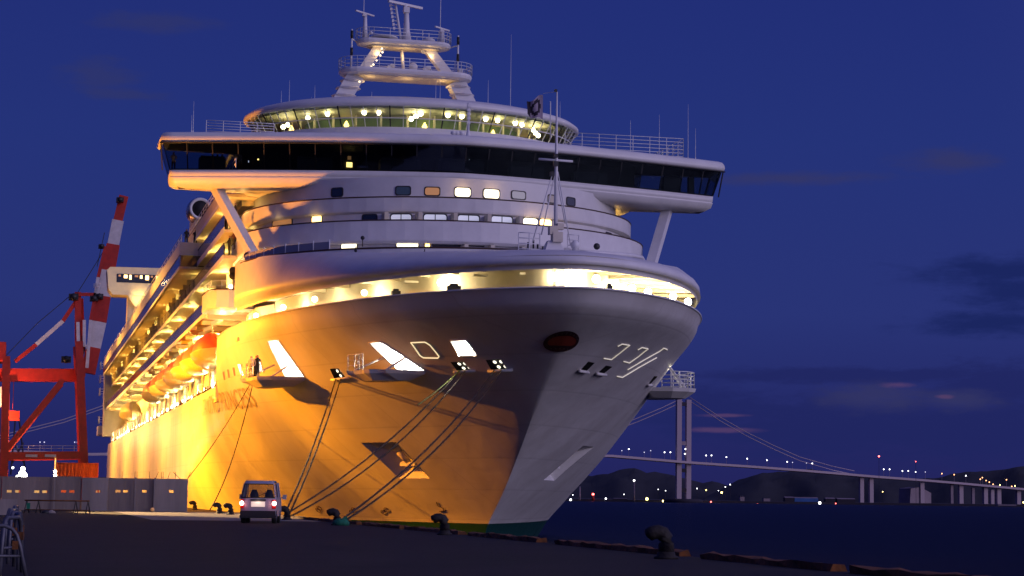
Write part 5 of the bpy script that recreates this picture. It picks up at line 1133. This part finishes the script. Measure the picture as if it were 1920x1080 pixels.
CRANE = thing('gantry_crane', (4, 428, 0), 'red harbour gantry crane with its red and white banded boom raised', 'crane')
def cb(name, a, b, w, h, mt='red', ya=420, yb=None): q = MB(); q.beam(CR(*a, ya), CR(*b, yb or ya), w, h); return q.build(name, mt, CRANE)
for yy in (420, 436):
    s_ = 420/yy if False else 1
    for (a, b, w_) in (((6, 925), (12, 668), 1.5), ((161, 925), (148, 640), 1.55)):
        A_, B_ = CR(*a), CR(*b); A_.z = .4; A_.y = B_.y = yy; mb = MB(); mb.beam(A_, B_, w_, w_); mb.build('leg', 'red', CRANE)
    A_, B_ = CR(0, 855), CR(161, 853); A_.y = B_.y = yy; mb = MB(); mb.beam(A_, B_, 1.2, 1.5); mb.build('lower_beam', 'red', CRANE)
    A_, B_ = CR(12, 843), CR(118, 712); A_.y = B_.y = yy; mb = MB(); mb.beam(A_, B_, 1.1, 1.1); mb.build('diagonal', 'red', CRANE)
for (a, b) in (((6, 853), (6, 853)), ((155, 700), (155, 700)), ((8, 700), (8, 700)), ((160, 855), (160, 855))):
    A_ = CR(*a); B_ = A_.copy(); B_.y = 436; mb = MB(); mb.beam(A_, B_, 1.1, 1.3); mb.build('portal_beam', 'red', CRANE)
cb('main_girder', (-60, 703), (156, 704), 3.0, 2.6, ya=428)
mb = MB(); mb.box(CR(84, 855).x, CR(105, 855).x, 419.1, 419.25, CR(84, 857).z, CR(84, 852).z); mb.build('name_plate', 'cwhite', CRANE); mb = MB(); mb.box(CR(48, 855).x, CR(70, 855).x, 419.1, 419.25, CR(50, 857).z, CR(50, 852).z); mb.build('name_plate', 'cwhite', CRANE)
cb('upper_post', (147, 704), (146, 548), 1.3, 1.3, ya=425); cb('upper_post', (156, 660), (152, 560), .9, .9, ya=431)
sg = [(164, 698, 168, 655), (168, 655, 182, 608), (182, 608, 190, 560), (190, 560, 198, 512), (198, 512, 205, 464), (205, 464, 217, 415), (217, 415, 230, 368)]
cl = ['red', 'cwhite', 'red', 'cwhite', 'red', 'cwhite', 'red']; ws = [2.9, 2.9, 2.9, 2.8, 2.7, 2.4, 1.9]
for i, (a, b, c, d) in enumerate([(165, 700, 175, 652), (175, 652, 186, 604), (186, 604, 194, 556), (194, 556, 203, 508), (203, 508, 212, 459), (212, 459, 221, 414), (221, 414, 232, 368)]): cb('boom_section', (a, b), (c, d), ws[i]*1.0, ws[i], cl[i], ya=427)
for (a, b, mt) in (((146, 560), (118, 602), 'red'), ((118, 602), (68, 646), 'cwhite'), ((68, 646), (28, 678), 'red')): cb('back_stay', a, b, .8, .8, mt, ya=425)
for (a, b, mt) in (((163, 690), (170, 600), 'cwhite'), ((170, 600), (178, 556), 'red'), ((178, 556), (184, 520), 'cwhite'), ((184, 520), (198, 462), 'red'), ((147, 552), (180, 552), 'red'), ((146, 604), (147, 648), 'cwhite'), ((158, 600), (158, 650), 'cwhite')): cb('fore_stay', a, b, .65, .65, mt, ya=424)
for a, b in (((136, 551), (70, 606)), ((196, 468), (146, 548)), ((70, 606), (10, 668)), ((182, 500), (196, 436))): mb = MB(); mb.tube([CR(*a, 424), CR(*b, 424)], .10, 4); mb.build('hoist_cable', 'dark', CRANE)
for a, w_ in (((138, 557), 1.2), ((186, 556), 1.0), ((176, 560), 1.0), ((225, 375), .9), ((124, 674), 1.2), ((152, 660), .8), ((190, 462), .7)): q = CR(*a, 424); mb = MB(); mb.box(q.x-w_*.8, q.x+w_*.8, 423, 425.5, q.z-w_*.5, q.z+w_*.5); mb.tube([(q.x, 422.9, q.z), (q.x, 425.6, q.z)], w_*.6, 10); mb.build('sheave_block', 'dark', CRANE)
for a, b in (((176, 540), (188, 540)), ((178, 546), (186, 546)), ((156, 645), (164, 660))): q0, q1 = CR(*a, 423), CR(*b, 423); mb = MB(); railing(mb, [q0, q1], .9, 3, .05, .6); mb.build('service_platform', 'cwhite', CRANE)
A_, B_ = CR(10, 846), CR(160, 846); mb = MB(); railing(mb, [A_, B_], 1.1, 2, .05, 2.2); mb.build('walkway_railing', 'cwhite', CRANE)
q = CR(26, 777); mb = MB(); mb.box(q.x-1.1, q.x+1.1, 426, 429, q.z-1.0, q.z+1.0); mb.tube([(q.x-.3, 427, q.z+1), (q.x-.3, 427, CR(26, 710).z)], .08, 4); mb.build('spreader', 'red', CRANE)
mb = MB(); q = CR(2, 740, 426); mb.box(q.x-2.5, q.x+1.6, 425, 429, q.z-2.4, q.z+1.6); mb.build('cab', 'cwhite', CRANE)
mb = MB(); q = CR(2, 660); mb.box(q.x-3, q.x+.9, 422, 434, q.z-1.5, q.z+2.2); mb.build('machinery_house', 'red', CRANE)
for px in (6, 161): q = CR(px, 915); mb = MB(); mb.box(q.x-1.4, q.x+1.4, 418.5, 437.5, 0, 1.3); mb.build('bogie', 'red', CRANE)
# small lattice tower behind
T = thing('lattice_tower', (CR(34, 880, 600).x, 600, 0), 'thin dark lattice tower with a small lamp seen between the crane legs', 'tower')
for a, b in (((20, 890), (30, 770)), ((48, 890), (34, 770)), ((24, 850), (46, 850)), ((22, 870), (44, 830)), ((46, 870), (26, 830))): mb = MB(); mb.tube([CR(*a, 600), CR(*b, 600)], .25, 5); mb.build('lattice_bar', 'fardark', T)
q = CR(24, 877, 600); mb = MB(); mb.ball(q, .35); mb.build('lamp', 'lwhite', T)
# flood lamps
FL = thing('floodlight_mast', (atY(42, 900, 260).x, 260, 0), 'bright white floodlights on a short mast behind the concrete wall, below the crane', 'floodlight')
q = atY(42, 888, 260); mb = MB(); mb.tube([(q.x, 260, 0), (q.x, 260, q.z+1.0)], .1, 8); mb.build('pole', 'galv', FL)
for px, py, r_ in ((42, 888, .42), (43, 879, .26), (32, 893, .12), (47, 891, .26)): c = atY(px, py, 259.6); mb = MB(); mb.lathe(c, [(r_*.7, .25), (r_, .1), (r_, 0)], 14, 'y'); mb.build('lamp_head', 'whitel', FL)
lamp('SPOT', 'flood_beam', (q.x, 259, q.z), 900, (1, .95, .85), FL, .4, (q.x+2, 200, 0), 90, .6)
T = thing('pilot_lamps', (atY(103, 900, 290).x, 290, 0), 'post with two warm white lamps at the left end of the orange containers', 'lamp post')
mb = MB(); x = atY(103, 890, 290).x; mb.tube([(x, 290, 0), (x, 290, 6)], .12, 6); mb.build('pole', 'cwhite', T)
for py in (884, 891): mb = MB(); mb.ball(atY(103.5, py, 289.8), .22); mb.build('lamp', 'warm', T)
# sodium flood masts lighting the hull (they stand left of the view)
def sodium(loc, aims, lb, pw, spot=70, col=(1, .30, .0), size=.35):
    T = thing('floodlight_mast', (loc[0], loc[1], 0), lb, 'floodlight'); mb = MB(); mb.tube([(loc[0], loc[1], 0), (loc[0], loc[1], loc[2])], [.25, .14], 10); mb.build('pole', 'galv', T)
    mb = MB(); mb.box(loc[0]-.9, loc[0]+.9, loc[1]-.25, loc[1]-.05, loc[2]-.2, loc[2]+.3); mb.build('lamp_head', 'dark', T)
    for a in aims: lamp('SPOT', 'sodium_beam', Vector(loc)+(Vector(a)-Vector(loc)).normalized()*.6, pw, col, T, size, a, spot, .8)
sodium((-8, 161, 17), [(17.5, 166, 1), (17, 186, 1), (24, 150, 1), (33, 148, 0)], 'tall sodium flood mast left of the view beside the concrete wall, lighting the bow', 60000, 56)
lamp('SPOT', 'quay_beam', (-7.2, 160.3, 16.3), 260000, (1, .60, .25), None, .2, (11.5, 127, 0), 20, .12)
sodium((-5.0, 200, 16), [(16.5, 205, 4), (16.5, 185, 3)], 'second sodium flood mast along the quay, lighting the forward side', 130000, 90, (1, .34, .004))
lamp('SPOT', 'added_sodium_fill', (-2, 160, 2), 85000, (1, .33, .03), None, 1.5, (20, 170, 30), 72, .8)  # fixtureless fill added to warm the superstructure and wing underside from below
lamp('POINT', 'added_sodium_fill', (-8, 420, 14), 22000, (1, .45, .18), None, .5)  # added point light with no mast, brightening the crane
for i, y in enumerate((240, 285, 330, 375)): sodium((-6, y, 18), [(16, y-6, 12)], ['third', 'fourth', 'fifth', 'sixth'][i]+' sodium flood mast along the quay beyond the wall, lighting the long side', 110000, 130, (1, .40, .03))

# ------------------------------------------------------------------ far side of the harbour
BD = Vector((cos(radians(13.5)), sin(radians(13.5)), 0)); bt = ray(1281, 900); bt = CAM+bt*(2700/bt.dot(Vector((FW.x, FW.y, 0)).normalized()))*1.0; BO = Vector((bt.x, bt.y, 0))
def bpt(px, py, lat=0.0):
    d = ray(px, py); O = BO+Vector((-BD.y, BD.x, 0))*lat; den = d.x*BD.y-d.y*BD.x; t_ = (O.x*BD.y-O.y*BD.x)/den; return CAM+d*t_
BRG = thing('suspension_bridge', (BO.x, BO.y, -2.5), 'long pale suspension bridge crossing the harbour behind the ship, with twin-legged tower', 'bridge')
dk = [(-60, 843), (165, 852), (700, 846), (1140, 855), (1281, 867), (1400, 875), (1500, 882.5), (1600, 891), (1635, 894), (1730, 901), (1800, 907), (1920, 918), (2050, 930)]
top = [bpt(*p_) for p_ in dk]
mb = MB()
for a, b in zip(top[:-1], top[1:]): mb.beam(a, b, 22, 3.0)
mb.build('deck', 'far', BRG)
nv = Vector((-BD.y, BD.x, 0))
for px0, lat in ((1290, -11), (1272, 11)):
    b = bpt(px0, 940); f = bpt(px0, 747); mb = MB(); q = BO+nv*lat*1.0
    b0_ = Vector((bpt(px0, 940).x, bpt(px0, 940).y, -2)); t0_ = Vector((b0_.x, b0_.y, 134)); mb.beam(b0_, t0_, 6.5, 7); mb.build('tower_leg', 'far', BRG)
l0, l1 = bpt(1290, 900), bpt(1272, 900)
for zz_ in (76, 128, 14, 40):
    mb = MB(); mb.beam((l0.x, l0.y, zz_), (l1.x, l1.y, zz_), 4, 5); mb.build('tower_crossbeam', 'fardark' if zz_ != 76 else 'farc', BRG)
mb = MB(); mb.lathe((BO.x, BO.y, -2.5), [(26, 0), (26, 3.5), (22, 5)], 20); mb.build('tower_footing', 'fardark', BRG)
for off in (0, 7):
    pts = [bpt(x, y-off) for x, y in ((1292, 751), (1350, 789), (1401, 818), (1450, 842), (1500, 864), (1560, 881), (1602, 890))]; mb = MB(); mb.tube(pts, .55, 5); mb.build('main_cable', 'far', BRG)
    pts = [bpt(x, y-off) for x, y in ((1280, 753), (1240, 772), (1195, 791), (1140, 812), (1000, 842), (800, 846))]; mb = MB(); mb.tube(pts, .55, 5); mb.build('main_cable', 'far', BRG)
    pts = [bpt(x, y-off*.8) for x, y in ((230, 752), (190, 767), (120, 792), (50, 810), (0, 822), (-60, 835))]; mb = MB(); mb.tube(pts, .55, 5); mb.build('main_cable', 'far', BRG)
for px, yt, yb, w_ in ((1615, 895, 946, 5.5), (1633, 893, 936, 5.5), (1728, 905, 932, 6), (1784, 906, 938, 4), (1801, 908, 940, 6), (1824, 915, 940, 4), (1847, 911, 941, 6), (1860, 918, 942, 5), (1872, 914, 942, 6), (1909, 920, 944, 6)):
    a, b = bpt(px, yt), bpt(px, yb); mb = MB(); mb.beam((a.x, a.y, -2), (a.x, a.y, a.z), w_, w_); mb.build('pier', 'far' if w_ > 4.5 else 'farc', BRG)
a = bpt(1706, 938); c = bpt(1746, 938); mb = MB(); pr_ = [(0, 0), (2, 22), (20, 24), (38, 17), (41, 16), (41, 0)]; dirx = (c-a).normalized(); L_ = (c-a).length/41
mb.add([Vector((a.x, a.y, 0))+dirx*x*L_+Vector((0, 0, z-1)) for x, z in pr_]+[Vector((a.x, a.y, 0))+dirx*x*L_+nv*26+Vector((0, 0, z-1)) for x, z in pr_], [tuple(range(6)), tuple(range(11, 5, -1))]+[(i, 6+i, 6+(i+1) % 6, (i+1) % 6) for i in range(6)]); mb.build('cable_anchorage', 'farc', BRG)
lmps = [(1166, 845, 3), (1179, 842, 1), (1208, 848, 3), (1220, 845, 2), (1246, 848, 1), (1257, 848, 1), (1285, 842, 1), (1284, 851, 1), (1324, 854, 1), (1334, 854, 1), (1362, 857, 1), (1401, 860, 1), (1438, 863, 1), (1476, 866, 1), (1486, 867, 3), (1512, 868, 3), (1523, 869, 1), (1657, 880, 1), (1668, 880, 1), (1692, 883, 1), (1703, 883, 1), (1717, 885, 1), (1735, 885, 3), (1766, 888, 4), (1789, 890, 4), (1811, 892, 1), (1838, 898.5, 4), (1842, 895.5, 4), (1849, 901, 4), (1855, 904, 4), (1862, 908, 4), (1875, 909.5, 5), (1887, 899.5, 4), (1897, 912, 4), (1903, 911, 5), (75, 829, 3), (83, 829, 3), (140, 829, 3), (145, 829, 3)]
mm = {1: 'lwhite', 2: 'ldim', 3: 'ldim', 4: 'lorange', 5: 'lyellow'}
for px, py, k in lmps:
    q = bpt(px, py); dkp = bpt(px, interp(px, [p_[0] for p_ in dk], [p_[1] for p_ in dk])); mb = MB(); mb.m = 0; mb.ball(q, .85 if k in (1, 4, 5) else .65, 8); mb.m = 1; mb.tube([(q.x, q.y, dkp.z), q], .22, 4); mb.build('street_lamp', [mm[k], 'farc'], BRG)
mb = MB()
for i in range(26): q = bpt(1530+i*2.0, 883.6+i*.16); mb.box(q.x-.5, q.x+.5, q.y-1, q.y+1, q.z-.35, q.z+.35)
o = mb.build('passing_headlights', 'ldim', BRG)
# hills, shore
def hills(name, sil, D, foot):
    mb = MB(); rows_ = 9; V = []; random.seed(hash(name) % 99 if False else len(name))
    fwd = Vector((FW.x, FW.y, 0)).normalized(); n_ = 0; S_ = []
    for (x0, y0), (x1, y1) in zip(sil[:-1], sil[1:]):
        m_ = max(1, int((x1-x0)/9))
        for i in range(m_): S_.append((x0+(x1-x0)*i/m_, y0+(y1-y0)*i/m_+random.uniform(-.8, .8)))
    S_.append(sil[-1])
    for px, py in S_:
        d = ray(px, py); k = D/d.dot(fwd); R_ = CAM+d*k; g_ = Vector((R_.x, R_.y, 0)).normalized()
        for j in range(rows_):
            u_ = j/(rows_-1)*2-1; f = (1-abs(u_))**.8 if u_ < 0 else (1-u_)**.8; q = Vector((R_.x, R_.y, 0))+g_*u_*foot*(1+.15*sin(px*.05)); V.append((q.x, q.y, -2.6+(R_.z+2.6)*f*(1+(0 if j == rows_//2 else .12*sin(px*.09+j*2.1)*(f < .95)))))
    m_ = len(S_); mb.add(V, [(i*rows_+j, (i+1)*rows_+j, (i+1)*rows_+j+1, i*rows_+j+1) for i in range(m_-1) for j in range(rows_-1)], True); return struct(mb, name, 'hill')
hills('hills', [(860, 905), (1000, 899), (1110, 892), (1140, 888), (1170, 878.5), (1190, 877.5), (1212, 886), (1228, 884), (1250, 888), (1285, 898), (1318, 906), (1335, 902), (1360, 909), (1420, 925), (1500, 940)], 4600, 900)
hills('hills_right', [(1300, 944), (1362, 912), (1385, 899), (1410, 893), (1430, 887), (1470, 884), (1520, 880), (1560, 886), (1640, 893), (1700, 899), (1760, 896), (1790, 887), (1830, 884), (1870, 882), (1900, 877), (1930, 873), (2050, 868)], 3700, 600)
hills('hills_left', [(150, 905), (180, 895), (215, 893), (300, 905)], 4600, 500)
# low shore
mb = MB(); sh = [(860, 943), (1060, 941), (1300, 943.5), (1500, 946), (1660, 949), (1920, 955), (2150, 960)]
V = []
for px, py in sh:
    q = atZ(px, py-1, -2.5) if False else None
    d = ray(px, py); fwd = Vector((FW.x, FW.y, 0)).normalized(); R_ = CAM+d*(2750/d.dot(fwd)); V += [(R_.x, R_.y, -2.5), (R_.x, R_.y, 0.5), (R_.x*1.5, R_.y*1.5, 2.0)]
mb.add(V, [(i*3+j, i*3+3+j, i*3+4+j, i*3+1+j) for i in range(len(sh)-1) for j in range(2)]); struct(mb, 'far_shore', 'fardark')
def fp(px, py, D=2740):
    d = ray(px, py); return CAM+d*(D/d.dot(Vector((FW.x, FW.y, 0)).normalized()))
mb = MB(); a = fp(1488, 946); 
def bldg(px0, px1, pyt, name, mt, lb, cat='building', D=2780, roof=True, grp=None):
    a, b = fp(px0, 943, D), fp(px1, 943, D); h = fp((px0+px1)/2, pyt, D).z; dx = (b-a); dx.z = 0; n_ = Vector((-dx.y, dx.x, 0)).normalized()*18; q = [a, b, b+n_, a+n_]; T = thing(name, ((a.x+b.x)/2, (a.y+b.y)/2, -1), lb, cat, grp)
    mb = MB(); he = h*.78 if roof else h; mb.add([(p_.x, p_.y, -1) for p_ in q]+[(p_.x, p_.y, he) for p_ in q], [(0, 1, 5, 4), (1, 2, 6, 5), (2, 3, 7, 6), (3, 0, 4, 7), (4, 5, 6, 7)]); mb.build('wall', mt, T)
    if roof: m0, m1 = (q[0]+q[3])/2, (q[1]+q[2])/2; mb = MB(); mb.add([(p_.x, p_.y, he+.02) for p_ in q]+[(m0.x, m0.y, h), (m1.x, m1.y, h)], [(0, 1, 5, 4), (2, 3, 4, 5), (0, 4, 3), (1, 2, 5)]); mb.build('roof', 'farc' if mt != 'farc' else 'fardark', T)
    return T
bldg(1490, 1534, 932, 'warehouse', 'blue', 'long blue warehouse on the far shore under the right part of the bridge')
bldg(1472, 1489, 931, 'warehouse', 'fardark', 'dark shed with pale roof at the left of the blue warehouse')
bldg(1432, 1444, 933, 'house', 'farc', 'pale low building left of the dark shed on the far shore')
bldg(1388, 1396, 929, 'house', 'farc', 'small pale tower-like building on the far shore between bridge tower and blue warehouse')
bldg(1136, 1148, 936, 'shed', 'farc', 'low pale shed with a white lamp on the far shore, left of tall mast')
bldg(1150, 1176, 934, 'warehouse', 'fardark', 'dark wide warehouse on the far shore just left of the tall lamp mast', roof=True)
bldg(1198, 1216, 937, 'shed', 'fardark', 'dark low shed just right of the tall lamp mast on the far shore', roof=True)
bldg(1548, 1566, 933, 'warehouse', 'fardark', 'dark warehouse right of the blue one on the far shore')
bldg(1570, 1604, 934, 'warehouse', 'fardark', 'dark warehouse left of the bridge piers on the far shore')
bldg(1872, 1906, 946, 'moored_boat', 'farc', 'small pale boats moored on the far shore at the right edge', 'boat', D=2600)
hl_ = [(1070, 937, 'lwhite', 2.4, 'white'), (1136, 935, 'lwhite', 2.0, 'white'), (1213, 935.5, 'lyellow', 3.2, 'yellow'), (1243.5, 939.5, 'lyellow', 2.4, 'yellow'), (1246.5, 939.5, 'lyellow', 2.2, 'yellow'), (1311.5, 940, 'lyellow', 2.4, 'yellow'), (1315.5, 940, 'lyellow', 2.3, 'yellow'), (1333, 941, 'lred', 1.6, 'red'), (1353, 923.5, 'lyellow', 2.2, 'yellow'), (1290, 894.5, 'lorange', 1.5, 'orange'), (1537, 943, 'lwhite', 3.2, 'white'), (1307, 916, 'lwhite', 1.2, 'white'), (1324, 919, 'lyellow', 1.3, 'yellow'), (1360, 913, 'lwhite', 1.2, 'white'), (1369, 908.5, 'lwhite', 1.3, 'white'), (1347, 920, 'lwhite', 1.0, 'white'), (1248, 920, 'lwhite', 1.0, 'white'), (1234, 917.5, 'lwhite', .9, 'white'), (1170, 927, 'lwhite', 1.1, 'white'), (1420, 945, 'lred', 1.3, 'red'), (1648, 855.5, 'lred', 1.9, 'red'), (1717, 865.5, 'lred', 1.0, 'red'), (1655, 922, 'lyellow', 1.1, 'yellow'), (1567, 944, 'lred', 1.2, 'red'), (1074, 928, 'lwhite', 1.0, 'white'), (1919, 942, 'lyellow', 1.8, 'yellow')]
desc = ['brightest white light low on the far shore right beside the ship stem', 'white light on the pale quay shed across the water', 'largest yellow light on the shore between ship and bridge tower', 'left lamp of the close yellow pair just left of the bridge tower', 'right lamp of the close yellow pair just left of the bridge tower', 'left lamp of the close yellow pair just right of the bridge tower', 'right lamp of the close yellow pair just right of the bridge tower', 'red light at the water right of the bridge tower', 'brightest yellow light on the hillside right of the bridge tower', 'orange light halfway up the right bridge tower leg', 'large white light beside the blue warehouse', 'small white light on the slope nearest the right of the tower', 'small yellow light on the slope, second from the tower', 'small white light at the foot of the right hill', 'highest small white light where the two hills meet', 'small white light beside the brightest yellow hillside light', 'small white light on the left hill, nearer the tower', 'small white light on the left hill, farther from the tower', 'small white light left of the tall lamp mast', 'tiny red light at the water below the dark shed', 'bright red aircraft warning light high above the right part of the bridge', 'faint red light high above the far right approach', 'small yellow light behind the bridge piers', 'tiny red light right of the blue warehouse', 'small white light just above the brightest one beside the stem', 'yellow light at the far right edge of the shore']
for (px, py, mt, r_, cn), ds in zip(hl_, desc):
    D = 2735; q = fp(px, py, D); T = thing('harbour_lamp', (q.x, q.y, -1), ds, 'lamp', None); mb = MB(); mb.ball(q, r_*.62, 8); mb.build('lamp', mt, T); mb = MB(); mb.tube([(q.x, q.y, -1), (q.x, q.y, q.z)], .25, 4); mb.build('pole', 'fardark', T)
for px, pyt, lb in ((1189, 901, 'tall pale mast with a white lamp on top on the far shore'), (1087, 912, 'plain pale mast on the far shore beside the ship stem')):
    a, b = fp(px, 942), fp(px, pyt); T = thing('lamp_mast', (a.x, a.y, -1), lb, 'mast'); mb = MB(); mb.tube([(a.x, a.y, -1), (a.x, a.y, b.z)], [1.3, .8], 6); mb.build('pole', 'farc', T)
    if px == 1189: mb = MB(); mb.ball(b, 1.4, 8); mb.build('lamp', 'lwhite', T)
a, b = fp(1112, 943), fp(1112, 927); T = thing('beacon', (a.x, a.y, -1), 'red lattice beacon tower with red lamp on the far shore breakwater', 'beacon'); mb = MB(); mb.tube([(a.x, a.y, -1), (a.x, a.y, b.z)], [2.2, 1.2], 6); mb.build('tower', 'red', T); mb = MB(); mb.ball(b, 1.7, 8); mb.build('lamp', 'lred', T)
